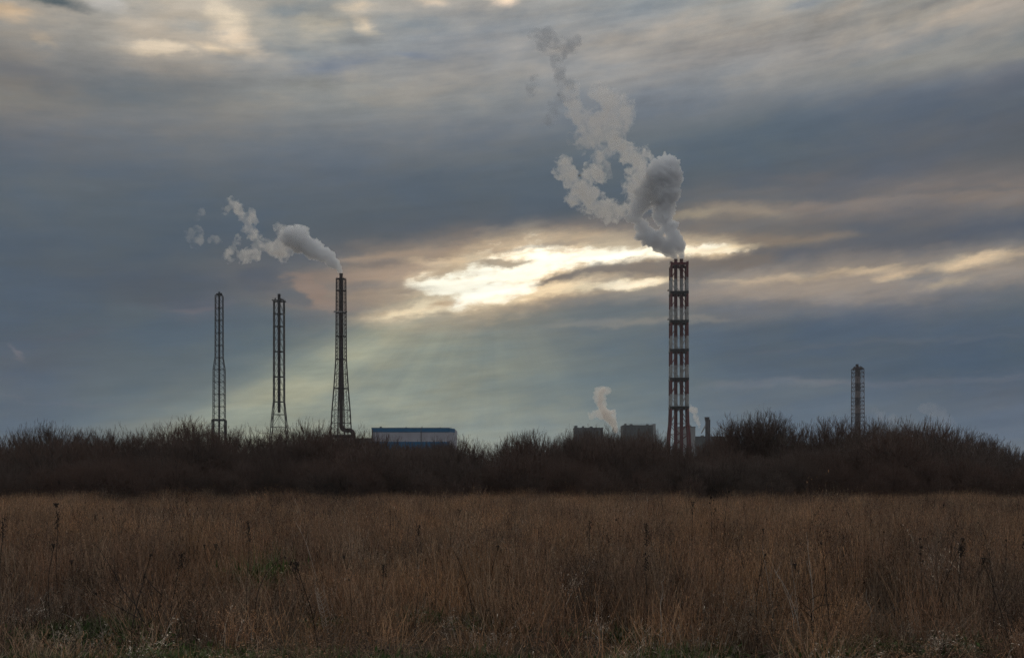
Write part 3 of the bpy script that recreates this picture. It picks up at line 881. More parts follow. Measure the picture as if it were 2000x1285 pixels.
def bark(name, col, var=.35):
    m = bpy.data.materials.new(name); m.use_nodes = True
    t = NT(m.node_tree); b = m.node_tree.nodes['Principled BSDF']
    oi = t.n('ShaderNodeObjectInfo')
    c = t.mix(oi.outputs['Random'], tuple(x * (1 - var) for x in col), tuple(x * (1 + var) for x in col))
    ge = t.n('ShaderNodeNewGeometry')
    nz = t.noise(ge.outputs['Position'], 0.11, 3, 0.5)
    c = t.mix(t.smooth(nz, .35, .65), c, tuple(x * y for x, y in zip(col, (1.15, 1.0, .95))))
    t.set(b.inputs['Base Color'], c)
    b.inputs['Roughness'].default_value = .95
    b.inputs['Specular IOR Level'].default_value = .1
    return m
BARK = bark("dark_grey_bark", (0.095, 0.080, 0.072))
TWIG = bark("brown_bare_twigs", (0.125, 0.095, 0.082))

class Plant:
    def __init__(s, seed):
        s.R = random.Random(seed)
        s.tv, s.tf, s.cv, s.cf = [], [], [], []
    def tube(s, pts, rs, n, V_, F_):
        i0 = len(V_)
        for k_, p in enumerate(pts):
            t_ = pts[min(k_ + 1, len(pts) - 1)] - pts[max(k_ - 1, 0)]
            a = t_.cross(Vector((.3, .9, .1))).normalized(); b = t_.cross(a).normalized()
            for j in range(n):
                an = 2 * math.pi * j / n
                V_.append(tuple(p + (a * math.cos(an) + b * math.sin(an)) * rs[k_]))
        for k_ in range(len(pts) - 1):
            for j in range(n):
                p_ = i0 + k_ * n + j; q_ = i0 + k_ * n + (j + 1) % n
                F_.append((p_, q_, q_ + n, p_ + n))
    def ribbon(s, pts, rs, V_, F_):
        i0 = len(V_)
        an = s.R.uniform(0, math.pi)
        w = Vector((math.cos(an), math.sin(an), s.R.uniform(-.3, .3)))
        for p, r in zip(pts, rs):
            V_.append(tuple(p - w * r)); V_.append(tuple(p + w * r))
        for k_ in range(len(pts) - 1):
            a = i0 + 2 * k_
            F_.append((a, a + 1, a + 3, a + 2))
    def meshes(s, name):
        a = bpy.data.meshes.new(name + '_trunk'); a.from_pydata(s.tv, [], s.tf); a.materials.append(BARK); a.shade_smooth()
        b = bpy.data.meshes.new(name + '_crown'); b.from_pydata(s.cv, [], s.cf); b.materials.append(TWIG)
        return a, b

def make_tree(seed, kind):
    """unit-high bare tree: limbs, branches and twigs reach for points spread through a lumpy dome"""
    pl = Plant(seed); R = pl.R
    # (half width at mid height, at the ground), crown bottom, stems, numbers per level
    env, lo, stems, N = {
        'shrub': ((.80, .42), .10, 7, (110, 1200, 13000)),
        'round': ((1.0, .80), .06, 8, (140, 1700, 19000)),
        'dome':  ((1.0, .92), .05, 11, (230, 3000, 34000)),
        'tall':  ((.88, .50), .24, 1, (110, 1200, 13000))}[kind]
    off = Vector((seed * 3.3, 1.7, 0))
    def lim(v):
        th = min(1, math.acos(max(-1, min(1, v.z))) / (math.pi / 2))
        e = 1 + (env[0] - 1) * th * 2 if th < .5 else env[0] + (env[1] - env[0]) * (th - .5) * 2
        return e * (.93 + .11 * mnoise.noise(v * 3.2 + off) + .05 * mnoise.noise(v * 8 + off))
    def target(r0, r1, zmin=0.0):
        while True:
            v = Vector((R.gauss(0, 1), R.gauss(0, 1), abs(R.gauss(0, 1)))).normalized()
            if v.z < .05: continue
            p = v * lim(v) * R.uniform(r0, r1) ** .6
            if p.z > lo + zmin: return p
    nodes = []                                   # (position, tangent)
    def branch(a, ta, b, r, lvl, bend=.28):
        L = (b - a).length
        c = a + ta * L * bend                    # leaves along its parent, then turns to its target
        n = (6, 5, 4, 2)[lvl]; pts = []
        for i in range(n + 1):
            t_ = i / n
            q = a * (1 - t_) ** 2 + c * 2 * t_ * (1 - t_) + b * t_ * t_
            if 0 < i: q = q + Vector((R.gauss(0, 1), R.gauss(0, 1), R.gauss(0, 1))) * L * .022
            pts.append(q)
        rs = [max(.0010, r * (1 - .78 * i / n)) for i in range(n + 1)]
        if lvl == 0: pl.tube(pts, rs, 5, pl.tv, pl.tf)
        elif lvl == 1: pl.tube(pts, rs, 3, pl.tv, pl.tf)
        elif lvl == 2: pl.tube(pts, rs, 3, pl.cv, pl.cf)
        else: pl.ribbon(pts, rs, pl.cv, pl.cf)
        return pts
    up = Vector((0, 0, 1))
    lv = []
    if stems == 1:
        top = Vector((R.gauss(0, .06), R.gauss(0, .06), .62))
        P = branch(Vector((0, 0, -.02)), up, top, .021, 0)
        lv += [(P[i], (P[i] - P[i-1]).normalized()) for i in range(2, len(P))]
        for i in range(6):
            a_ = 2 * math.pi * (i + R.random()) / 6
            k_ = R.choice([2, 3, 4, 5])
            b_ = Vector((math.cos(a_) * .42, math.sin(a_) * .42, .42 + .05 * k_ * R.random()))
            Q = branch(P[k_], (P[k_] - P[k_-1]).normalized(), b_, .012, 1)
            lv += [(Q[j], (Q[j] - Q[j-1]).normalized()) for j in range(2, len(Q))]
    else:
        for i in range(stems):
            a_ = 2 * math.pi * (i + R.random() * .8) / stems; sp = R.uniform(.15, .52) * (env[0]) if i else .05
            b_ = Vector((math.cos(a_) * sp, math.sin(a_) * sp, R.uniform(.42, .62)))
            P = branch(Vector((math.cos(a_) * .02, math.sin(a_) * .02, -.02)), (up + b_ * .5).normalized(), b_, .0125, 0, .35)
            lv += [(P[j], (P[j] - P[j-1]).normalized()) for j in range(2, len(P))]
    for lvl, n_, rr, r_, gap_ in ((1, N[0], (.45, .93), .0060, .14), (2, N[1], (.30, 1.0), .0026, .07)):
        src = lv[:]; A = np.array([tuple(p) for p, t_ in src]); RA = np.linalg.norm(A, axis=1)
        new = []
        for _ in range(n_):
            b_ = target(*rr); bb = np.array(tuple(b_))
            d_ = np.linalg.norm(A - bb * (.72 if lvl == 1 else .86), axis=1) + np.maximum(0, RA + gap_ * .5 - b_.length) * 4
            i = int(np.argmin(d_))
            p_, t_ = src[i]
            if (b_ - p_).length < .03: continue
            Q = branch(p_, t_, b_, r_, lvl)
            new += [(Q[j], (Q[j] - Q[j-1]).normalized()) for j in range(1, len(Q))]
        lv = (src if lvl == 1 else lv[:0]) + new
    for _ in range(N[2]):
        p_, t_ = lv[int(R.random() * len(lv))]
        rh = p_.normalized()
        d_ = (t_ * .6 + rh * .7 + up * .3 + Vector((R.gauss(0, .34), R.gauss(0, .34), R.gauss(0, .34)))).normalized()
        L_ = R.uniform(.03, .085)
        room = lim(rh) * 1.03 - p_.length
        if room < L_: L_ = max(.02, room + R.uniform(0, .025))
        branch(p_, t_, p_ + d_ * L_, .0014, 3, .3)
    return pl.meshes(kind + str(seed))

# every prototype has unit height
TREES = {'shrub': [make_tree(i, 'shrub') for i in (11, 12, 13, 14)],
         'round': [make_tree(i, 'round') for i in (21, 22, 23)],
         'dome': [make_tree(51, 'dome')],
         'tall': [make_tree(i, 'tall') for i in (31, 32, 33)]}

def scatter(name, points, protos, mat_note=None, label=None):
    """points: list of (x, y, z, rot, scale_xy, scale_z, index); geometry-nodes scatter of ground cover"""
    pc = bpy.data.collections.new(name + "_kinds")
    for i, me in enumerate(protos):
        o = bpy.data.objects.new("%s_kind_%02d" % (name, i), me); pc.objects.link(o)
    me = bpy.data.meshes.new(name); me.from_pydata([p[:3] for p in points], [], [])
    n = len(points)
    at_ = me.attributes.new('rot', 'FLOAT_VECTOR', 'POINT'); at_.data.foreach_set('vector', np.array([(p[7] if len(p) > 7 else 0, p[8] if len(p) > 8 else 0, p[3]) for p in points], dtype=np.float32).ravel())
    at_ = me.attributes.new('scl', 'FLOAT_VECTOR', 'POINT'); at_.data.foreach_set('vector', np.array([(p[4], p[4], p[5]) for p in points], dtype=np.float32).ravel())
    at_ = me.attributes.new('idx', 'INT', 'POINT'); at_.data.foreach_set('value', np.array([p[6] for p in points], dtype=np.int32))
    o = bpy.data.objects.new(name, me); COL.objects.link(o)
    ng = bpy.data.node_groups.new(name + "_scatter", 'GeometryNodeTree')
    ng.interface.new_socket('Geometry', in_out='INPUT', socket_type='NodeSocketGeometry')
    ng.interface.new_socket('Geometry', in_out='OUTPUT', socket_type='NodeSocketGeometry')
    gi = ng.nodes.new('NodeGroupInput'); go = ng.nodes.new('NodeGroupOutput')
    m2p = ng.nodes.new('GeometryNodeMeshToPoints')
    ci = ng.nodes.new('GeometryNodeCollectionInfo'); ci.inputs['Collection'].default_value = pc
    ci.inputs['Separate Children'].default_value = True; ci.inputs['Reset Children'].default_value = True
    ip = ng.nodes.new('GeometryNodeInstanceOnPoints'); ip.inputs['Pick Instance'].default_value = True
    def attr(nm, ty):
        a = ng.nodes.new('GeometryNodeInputNamedAttribute'); a.data_type = ty; a.inputs[0].default_value = nm; return a.outputs[0]
    L = ng.links.new
    L(gi.outputs[0], m2p.inputs[0]); L(m2p.outputs[0], ip.inputs['Points']); L(ci.outputs[0], ip.inputs['Instance'])
    L(attr('rot', 'FLOAT_VECTOR'), ip.inputs['Rotation']); L(attr('scl', 'FLOAT_VECTOR'), ip.inputs['Scale']); L(attr('idx', 'INT'), ip.inputs['Instance Index'])
    L(ip.outputs[0], go.inputs[0])
    md = o.modifiers.new('scatter', 'NODES'); md.node_group = ng
    tag(o, label=label, kind='stuff')
    return o

def joined(ms, name):
    """one mesh out of trunk and crown, for the thicket"""
    v, f, mi = [], [], []
    for k_, m in enumerate(ms):
        o_ = len(v)
        v += [tuple(x.co) for x in m.vertices]
        for p in m.polygons:
            f.append(tuple(i + o_ for i in p.vertices)); mi.append(k_)
    me = bpy.data.meshes.new(name); me.from_pydata(v, [], f)
    me.materials.append(BARK); me.materials.append(TWIG)
    me.polygons.foreach_set('material_index', mi)
    return me

# skyline of the belt: photo x -> photo y of the tree tops
SKY = [(-300,835),(0,840),(60,828),(95,820),(150,824),(220,824),(300,826),(330,816),(375,808),(420,818),(470,824),(520,826),(560,822),(610,818),(650,824),(690,828),(720,838),(740,862),(880,862),(895,846),(925,856),(950,866),(985,866),(1005,840),(1040,834),(1065,848),(1090,842),(1115,828),(1160,826),(1205,832),(1240,830),(1275,836),(1300,852),(1370,852),(1400,838),(1430,808),(1480,800),(1530,804),(1555,814),(1620,808),(1700,812),(1780,810),(1840,816),(1880,826),(1910,838),(1950,852),(1990,866),(2060,868),(2300,850)]
LOW = [(722,892,866),(940,992,868),(1288,1404,856),(1404,1556,852),(1556,1668,842)]
def sky_y(x):
    for a, b, y in LOW:
        if a <= x <= b: return y
    for (x0, y0), (x1, y1) in zip(SKY, SKY[1:]):
        if x0 <= x <= x1: return y0 + (y1 - y0) * (x - x0) / (x1 - x0)
    return 850

R = random.Random(5)
GRP = 'bare trees of the belt behind the field'
COMMON = 'bare grey-brown tree merging into the dense belt behind the field'
def put_tree(kind, idx, px, py_top, D, wide=1.0, label=COMMON, group=GRP):
    tm, cm = TREES[kind][idx % len(TREES[kind])]
    h = (CAMH + (HY - py_top) / F * D) * 1.03
    r = empty('bare_tree', ((px - 1000) / F * D, D, -.03), R.uniform(0, 6.28))
    r.scale = (h * wide, h * wide, h)
    tag(r, label, 'tree', group)
    for nm, me in (('trunk', tm), ('crown', cm)):
        o = bpy.data.objects.new(nm, me); COL.objects.link(o); o.parent = r
    return r

named = [
 ('dome', 0, 1478, 799, 96, .86, 'large round-crowned bare tree right of the hopper and thin stack'),
 ('shrub', 1, 1398, 834, 93, .5, 'low bare tree at the left flank of the large round-crowned one'),
 ('tall', 0, 1592, 806, 90, .9, 'bare tree with open see-through crown between the round tree and the short chimney'),
 ('tall', 1, 1640, 806, 88, .8, 'upright bare tree just left of the short chimney'),
 ('tall', 2, 1712, 810, 92, .85, 'upright bare tree just right of the short chimney'),
 ('round', 1, 1815, 812, 88, .9, 'broad bare tree on the right slope of the belt, beyond the short chimney'),
 ('tall', 1, 372, 804, 86, .8, 'highest bare tree left of the leftmost chimney'),
 ('tall', 2, 92, 818, 88, .9, 'rounded bare tree near the left edge of the photo'),
 ('round', 0, 604, 818, 90, .75, 'bare tree between the black stack and the flared tower'),
 ('round', 1, 704, 828, 90, .6, 'bare tree touching the left end of the warehouse'),
 ('tall', 0, 757, 842, 92, .8, 'wide low bare tree in front of the left half of the warehouse'),
 ('shrub', 1, 862, 841, 90, .8, 'bushy bare tree in front of the right corner of the warehouse'),
 ('tall', 2, 903, 843, 92, .8, 'thin bare tree just right of the warehouse'),
 ('tall', 0, 1036, 832, 92, .8, 'bare tree standing clear of the belt, halfway from the warehouse to the steam puff'),
 ('tall', 1, 1006, 838, 94, .6, 'small bare tree at the left of the clump between warehouse and steam puff'),
 ('shrub', 2, 1150, 822, 86, .8, 'spiky bare tree in front of the dim plant block'),
 ('shrub', 0, 1195, 824, 84, .8, 'spiky bare tree at the foot of the small steam puff'),
 ('shrub', 3, 1245, 830, 86, .8, 'spiky bare tree in front of the windowed boiler house'),
 ('tall', 1, 1930, 842, 84, .8, 'last tall bare tree before the belt drops at the right edge'),
]
taken = []
put_tree('dome', 0, 1486, 802, 99, .80)
put_tree('round', 1, 1462, 806, 97, .78)
for kd, ix, px, py, D_, w, lb in named:
    put_tree(kd, ix, px, py, D_, w, lb, None if lb else GRP); taken.append((px, w))
px = -170
k_ = 0
while px < 2170:
    k_ += 1
    high = k_ % 2 == 0                      # every second one is a low one in front
    D_ = R.uniform(84, 104) if high else R.uniform(72, 84)
    kd = R.choice(['shrub', 'tall', 'round', 'round'])
    t = sky_y(px) + (R.uniform(-3, 6) if high else R.uniform(14, 26))
    put_tree(kd, R.randrange(9), px, t, D_, R.uniform(.66, .95))
    px += R.uniform(15, 25)

for px in range(1108, 1292, 15):
    put_tree('shrub', R.randrange(9), px + R.uniform(-4, 4), 826 + R.uniform(-3, 8) + (6 if px > 1215 else 0), R.uniform(74, 90), R.uniform(.6, .8))
for px, t in ((738, 858), (752, 850), (771, 853), (790, 861), (812, 863), (838, 857), (852, 848), (868, 847), (884, 850)):
    put_tree('shrub', R.randrange(9), px, t, R.uniform(78, 90), R.uniform(.6, .8))

# the thicket below them, one uncountable mass
SH = [joined(m, 'thicket_shrub') for m in TREES['shrub']] + [joined(TREES['round'][0], 'thicket_shrub'), joined(TREES['tall'][0], 'thicket_shrub')]
pts = []
for row in range(15):
    D_ = 66.5 + row * 2.35
    x = -D_ * .66
    while x < D_ * .66:
        px_ = 1000 + x / D_ * F
        sk = max(sky_y(px_), 838)
        top = max(sk + 28, 868 if row > 3 else 876) + R.uniform(0, 14)
        if top < 880 and 1380 < px_ < 1680: top = R.uniform(860, 872)
        if 715 < px_ < 895: top = R.uniform(855, 863)
        if row == 0: top = R.uniform(885, 925)
        elif row == 1: top = R.uniform(870, 900)
        h = CAMH + (HY - top) / F * D_
        pts.append((x, D_ + R.uniform(-1.1, 1.1) + 2.6 * mnoise.noise(Vector((x * .09, 5.5, 0))), -.03, R.uniform(0, 6.28), h * R.uniform(.6, .9), h, R.choice([0, 1, 2, 3, 0, 1, 2, 3, 4, 5])))
        x += R.uniform(1.3, 2.3)
scatter('thicket', pts, SH, label='dense dark thicket of bare shrubs along the far edge of the field')

# ------------------------------------------------------------------ the dry field
def grass_mat(name, c0, c1, c2, patch=.22, tl=.25):
    m = bpy.data.materials.new(name); m.use_nodes = True
    nt = m.node_tree; t = NT(nt); b = nt.nodes['Principled BSDF']
    ge = t.n('ShaderNodeNewGeometry'); oi = t.n('ShaderNodeObjectInfo')
    n1 = t.noise(t.vm('MULTIPLY', oi.outputs['Location'], (1, 1, 0)), patch, 4, .55)
    n2 = t.noise(ge.outputs['Position'], 9.0, 2, .5)
    c = t.mix(t.smooth(n1, .38, .62), c0, c1)
    c = t.mix(t.smooth(oi.outputs['Random'], .45, 1.0), c, c2)
    isl = ge.outputs['Random Per Island']
    n3 = t.noise(oi.outputs['Location'], 1.3, 3, .6)
    c = t.vm('SCALE', c, t.smooth(n3, .36, .64, .5, 1.5))
    c = t.vm('SCALE', c, t.m('MULTIPLY', t.m('ADD', t.m('MULTIPLY', n2, .8), .6), t.smooth(isl, 0, 1, .36, 1.60)))
    c = t.mix(t.smooth(isl, .86, .95, 0, .55), c, (0.42, 0.34, 0.26))
    t.set(b.inputs['Base Color'], c)
    b.inputs['Roughness'].default_value = .8
    b.inputs['Specular IOR Level'].default_value = .15
    tr = t.n('ShaderNodeBsdfTranslucent'); t.set(tr.inputs['Color'], c)
    mx = t.n('ShaderNodeMixShader'); mx.inputs[0].default_value = tl
    nt.links.new(b.outputs[0], mx.inputs[1]); nt.links.new(tr.outputs[0], mx.inputs[2])
    nt.links.new(mx.outputs[0], nt.nodes['Material Output'].inputs['Surface'])
    return m
G_TAN = grass_mat("dry_tan_grass", (0.43, 0.245, 0.130), (0.22, 0.125, 0.082), (0.33, 0.24, 0.165), tl=.40)
G_RED = grass_mat("dry_russet_stems", (0.20, 0.105, 0.062), (0.105, 0.074, 0.060), (0.22, 0.165, 0.12))
G_PALE = grass_mat("pale_bleached_grass", (0.55, 0.46, 0.37), (0.42, 0.35, 0.28), (0.64, 0.56, 0.47))
G_DARK = grass_mat("dark_weed_stems", (0.05, 0.036, 0.03), (0.038, 0.03, 0.026), (0.08, 0.06, 0.048))
G_GREEN = grass_mat("fresh_green_leaves", (0.060, 0.095, 0.028), (0.045, 0.075, 0.026), (0.085, 0.125, 0.04))

class Tuft:
    def __init__(s, seed): s.R = random.Random(seed); s.v = []; s.f = []; s.mi = []; s.mats = []
    def mat(s, m):
        if m not in s.mats: s.mats.append(m)
        return s.mats.index(m)
    def ribbon(s, pts, w, m, an=None):
        R = s.R; i0 = len(s.v)
        if an is None: an = R.uniform(0, math.pi)
        wv = Vector((math.cos(an), math.sin(an), 0))
        n = len(pts)
        for k_, p in enumerate(pts):
            ww = w * (1 - .75 * k_ / (n - 1))
            s.v.append(tuple(p - wv * ww)); s.v.append(tuple(p + wv * ww))
        for k_ in range(n - 1):
            a = i0 + 2 * k_; s.f.append((a, a + 1, a + 3, a + 2)); s.mi.append(m)
    def stem(s, p, d, L, droop, n=4, wob=.06):
        R = s.R; pts = [p.copy()]; q = p.copy(); d = d.normalized()
        side = Vector((R.gauss(0, 1), R.gauss(0, 1), 0)).normalized()
        for i in range(n):
            d = (d + side * droop * (i + .5) / n + Vector((R.gauss(0, wob), R.gauss(0, wob), -droop * .6 * i / n))).normalized()
            q = q + d * (L / n); pts.append(q.copy())
        return pts
    def leaf(s, p, d, L, w, m):
        side = d.cross(Vector((0, 0, 1)))
        if side.length < 1e-3: side = Vector((1, 0, 0))
        side.normalize(); i = len(s.v)
        for q in (p, p + d * L * .5 + side * w, p + d * L, p + d * L * .5 - side * w): s.v.append(tuple(q))
        s.f.append((i, i+1, i+2, i+3)); s.mi.append(m)
    def mesh(s, name):
        me = bpy.data.meshes.new(name); me.from_pydata(s.v, [], s.f)
        for m in s.mats: me.materials.append(m)
        me.polygons.foreach_set('material_index', s.mi)
        return me

def tuft_grass(seed, mat, n=46, h=(.45, .95), spread=.2, droop=.25, w=.0031, lean=.26):
    T_ = Tuft(seed); R = T_.R; m = T_.mat(mat)
    for i in range(n):
        a = R.uniform(0, 6.28); r = spread * math.sqrt(R.random())
        p = Vector((r * math.cos(a), r * math.sin(a), -.03))
        d = Vector((math.cos(a) * R.uniform(0, lean) + R.gauss(0, .08), math.sin(a) * R.uniform(0, lean) + R.gauss(0, .08), 1))
        L = R.uniform(*h)
        pts = T_.stem(p, d, L, R.uniform(0, droop))
        T_.ribbon(pts, w * R.uniform(.7, 1.3), m)
        if R.random() < .4:                                   # seed head
            e = pts[-1]; dd = (pts[-1] - pts[-2]).normalized()
            for j in range(4):
                q = e - dd * j * .03
                T_.leaf(q, (dd + Vector((R.gauss(0, .5), R.gauss(0, .5), .2))).normalized(), R.uniform(.03, .07), .003, m)
    return T_.mesh("grass_tuft")

def tuft_weed(seed, mat, n=9, h=(.6, 1.15), spread=.22, kids=9, w=.0032, fluff=None):
    T_ = Tuft(seed); R = T_.R; m = T_.mat(mat); mf = T_.mat(fluff or mat)
    for i in range(n):
        a = R.uniform(0, 6.28); r = spread * math.sqrt(R.random())
        p = Vector((r * math.cos(a), r * math.sin(a), -.03))
        L = R.uniform(*h)
        pts = T_.stem(p, Vector((R.gauss(0, .12), R.gauss(0, .12), 1)), L, R.uniform(0, .12), 5)
        T_.ribbon(pts, w, m)
        for j in range(kids):
            t_ = R.uniform(.3, .98) * 5; k_ = min(4, int(t_)); q = pts[k_].lerp(pts[k_+1], t_ - k_)
            d = Vector((R.gauss(0, .6), R.gauss(0, .6), R.uniform(.5, 1.2)))
            tw = T_.stem(q, d, R.uniform(.08, .26), R.uniform(0, .3), 3)
            T_.ribbon(tw, w * .5, m)
            for _ in range(3):
                T_.leaf(tw[-1 - R.randrange(2)], Vector((R.gauss(0, 1), R.gauss(0, 1), R.gauss(.3, 1))).normalized(), R.uniform(.012, .035), R.uniform(.003, .008), mf)
    return T_.mesh("weed_tuft")

def tuft_dead_leaves(seed, mat):
    """low tangle of fallen stems and curled dead leaves"""
    T_ = Tuft(seed); R = T_.R; m = T_.mat(mat)
    for i in range(34):
        p = Vector((R.gauss(0, .22), R.gauss(0, .22), R.uniform(0, .18)))
        d = Vector((R.gauss(0, 1), R.gauss(0, 1), R.gauss(.25, .35)))
        T_.ribbon(T_.stem(p, d, R.uniform(.15, .6), R.uniform(0, .5), 3, .12), .0028, m)
    for i in range(20):
        p = Vector((R.gauss(0, .2), R.gauss(0, .2), R.uniform(.02, .4)))
        T_.leaf(p, Vector((R.gauss(0, 1), R.gauss(0, 1), R.gauss(0, .6))).normalized(), R.uniform(.03, .08), R.uniform(.008, .018), m)
    return T_.mesh("dead_tangle")

def tuft_green(seed):
    T_ = Tuft(seed); R = T_.R; m = T_.mat(G_GREEN)
    for i in range(60):
        p = Vector((R.gauss(0, .16), R.gauss(0, .16), R.uniform(0, .09)))
        T_.leaf(p, Vector((R.gauss(0, 1), R.gauss(0, 1), R.uniform(.1, 1.1))).normalized(), R.uniform(.03, .09), R.uniform(.01, .022), m)
    for i in range(14):
        p = Vector((R.gauss(0, .12), R.gauss(0, .12), 0))
        T_.ribbon(T_.stem(p, Vector((R.gauss(0, .4), R.gauss(0, .4), 1)), R.uniform(.1, .26), .3, 3), .004, m)
    return T_.mesh("green_leaves")

KINDS = [tuft_grass(1, G_TAN), tuft_grass(2, G_TAN, 52, (.5, 1.05), .24, .15), tuft_grass(3, G_RED, 44, (.45, .9)),   # 0-2
         tuft_weed(4, G_RED), tuft_weed(5, G_RED, 10, (.6, 1.1), .25, 11, .003, G_TAN), tuft_weed(6, G_DARK, 7, (.6, 1.2)),  # 3-5
         tuft_grass(7, G_PALE, 18, (.25, .75), .22, .6, .0024, .5), tuft_weed(8, G_PALE, 4, (.35, .85), .2, 12, .0028),  # 6-7
         tuft_dead_leaves(9, G_RED), tuft_dead_leaves(10, G_TAN), tuft_dead_leaves(11, G_DARK)]                 # 8-10
R = random.Random(77)
def fn(x, y, f, o): return mnoise.noise(Vector((x * f, y * f, o)))
def gz(x, y):
    if abs(x) > 60 or y > 76 or y < 0: return -.02
    return 0.10 * mnoise.noise(Vector((x * .35, y * .35, 3.1))) + 0.05 * mnoise.noise(Vector((x * .9, y * .9, 7.7))) - .02
pts = []
def field(y0, y1, dens, sc=1.0):
    y = y0
    area_step = 1.0
    while y < y1:
        hw = y * .56 + 3.5
        n = int(dens * 2 * hw * area_step)
        for _ in range(n):
            yy = y + R.random() * area_step; x = R.uniform(-hw, hw)
            a = mnoise.noise(Vector((x * .055, yy * .13, 1.3))) * 1.4; b = fn(x, yy, .35, 9.1); c = fn(x, yy, .8, 4.4)
            near = max(0.0, min(1.0, (yy - 8.4) / 5.5))
            hs = (.36 + .54 * near) * (1 + .45 * b + .25 * c)
            if fn(x, yy, .22, 33.0) > .28: hs *= .62
            if yy > 40: hs *= .95 + .12 * a
            r = R.random() + .75 * a + max(0, .22 - (yy - 9) * .016)
            if yy < 13 and R.random() < .62 - (yy - 9) * .12: k_ = R.choice([8, 9, 10, 6, 7])
            elif r < .50: k_ = R.choice([0, 1, 1, 2])
            elif r < .74: k_ = R.choice([3, 4, 2, 3])
            elif r < .88: k_ = R.choice([5, 3, 5])
            elif r < 1.0 and yy < 26: k_ = R.choice([8, 9, 10, 6, 7])
            elif yy < 30 and c > .12: k_ = R.choice([6, 7])
            else: k_ = R.choice([2, 4, 0])
            if k_ in (6, 7) and b < -.05 and R.random() < .6: k_ = 4
            if yy > 46: k_ = R.choice([0, 0, 1, 1, 2, 4]) if a < .12 else R.choice([2, 4, 3, 5, 2])
            if R.random() < .06: hs *= 1.35
            w_ = sc * R.uniform(.85, 1.25)
            pts.append((x, yy, gz(x, yy), R.uniform(0, 6.28), w_, hs * R.uniform(.75, 1.2), k_, R.gauss(0, .13), R.gauss(0, .13)))
        y += area_step
field(7, 14, 10.5)
field(14, 26, 8.5, 1.05)
field(26, 45, 6, 1.25)
field(45, 71.5, 5.0, 1.5)
scatter('dry_grass', pts, KINDS, label='dense dry brown grass and dead weeds covering the whole field')

# green ground plants showing at the near edge of the field
GK = [tuft_green(i) for i in (41, 42, 43)]
pts = []
for _ in range(5200):
    y = R.uniform(7.6, 15.5); x = R.uniform(-1, 1) * (y * .56 + 2)
    m_ = fn(x, y, .55, 22.0) + .35 * fn(x, y, 1.6, 5.0) + (10.2 - y) * .16
    px_ = 1000 + x / y * F
    m_ += (.16 * max(math.exp(-((px_ - q) / 70) ** 2) for q in (60, 330, 640, 850, 930)) if px_ < 1020 else -.30 + (.22 if 1180 < px_ < 1420 else 0)) + (.06 if y < 10.6 else -.08)
    if m_ > .15:
        pts.append((x, y, gz(x, y) + .01, R.uniform(0, 6.28), R.uniform(.7, 1.2), R.uniform(.7, 1.3), R.randrange(3)))
for _ in range(10):
    x, y = at(505 + R.gauss(0, 12), 1130, 15.0)[:2]; y += R.gauss(0, .3)
    pts.append((x, y, gz(x, y) + .05, R.uniform(0, 6.28), 1.1, 3.2, R.randrange(3)))
scatter('green_weeds', pts, GK, label='low green leaves showing through the dead grass in the foreground')

# ------------------------------------------------------------------ steam
def steam_mat(name, density, thr, scale, col=(.98, .98, .98), aniso=.45, soft=.18, detail=5):
    m = bpy.data.materials.new(name); m.use_nodes = True
    nt = m.node_tree; nt.nodes.clear(); t = NT(nt)
    pv = t.n('ShaderNodeVolumePrincipled')
    pv.inputs['Color'].default_value = (*col, 1); pv.inputs['Anisotropy'].default_value = aniso
    tcn = t.n('ShaderNodeTexCoord')
    if thr is None:
        pv.inputs['Density'].default_value = density
    else:
        nz = t.noise(tcn.outputs['Object'], scale, detail, .62, dist=.6)
        t.set(pv.inputs['Density'], t.smooth(nz, thr - soft / 2, thr + soft / 2, 0.0, density))
    o = t.n('ShaderNodeOutputMaterial')
    nt.links.new(pv.outputs[0], o.inputs['Volume'])
    return m

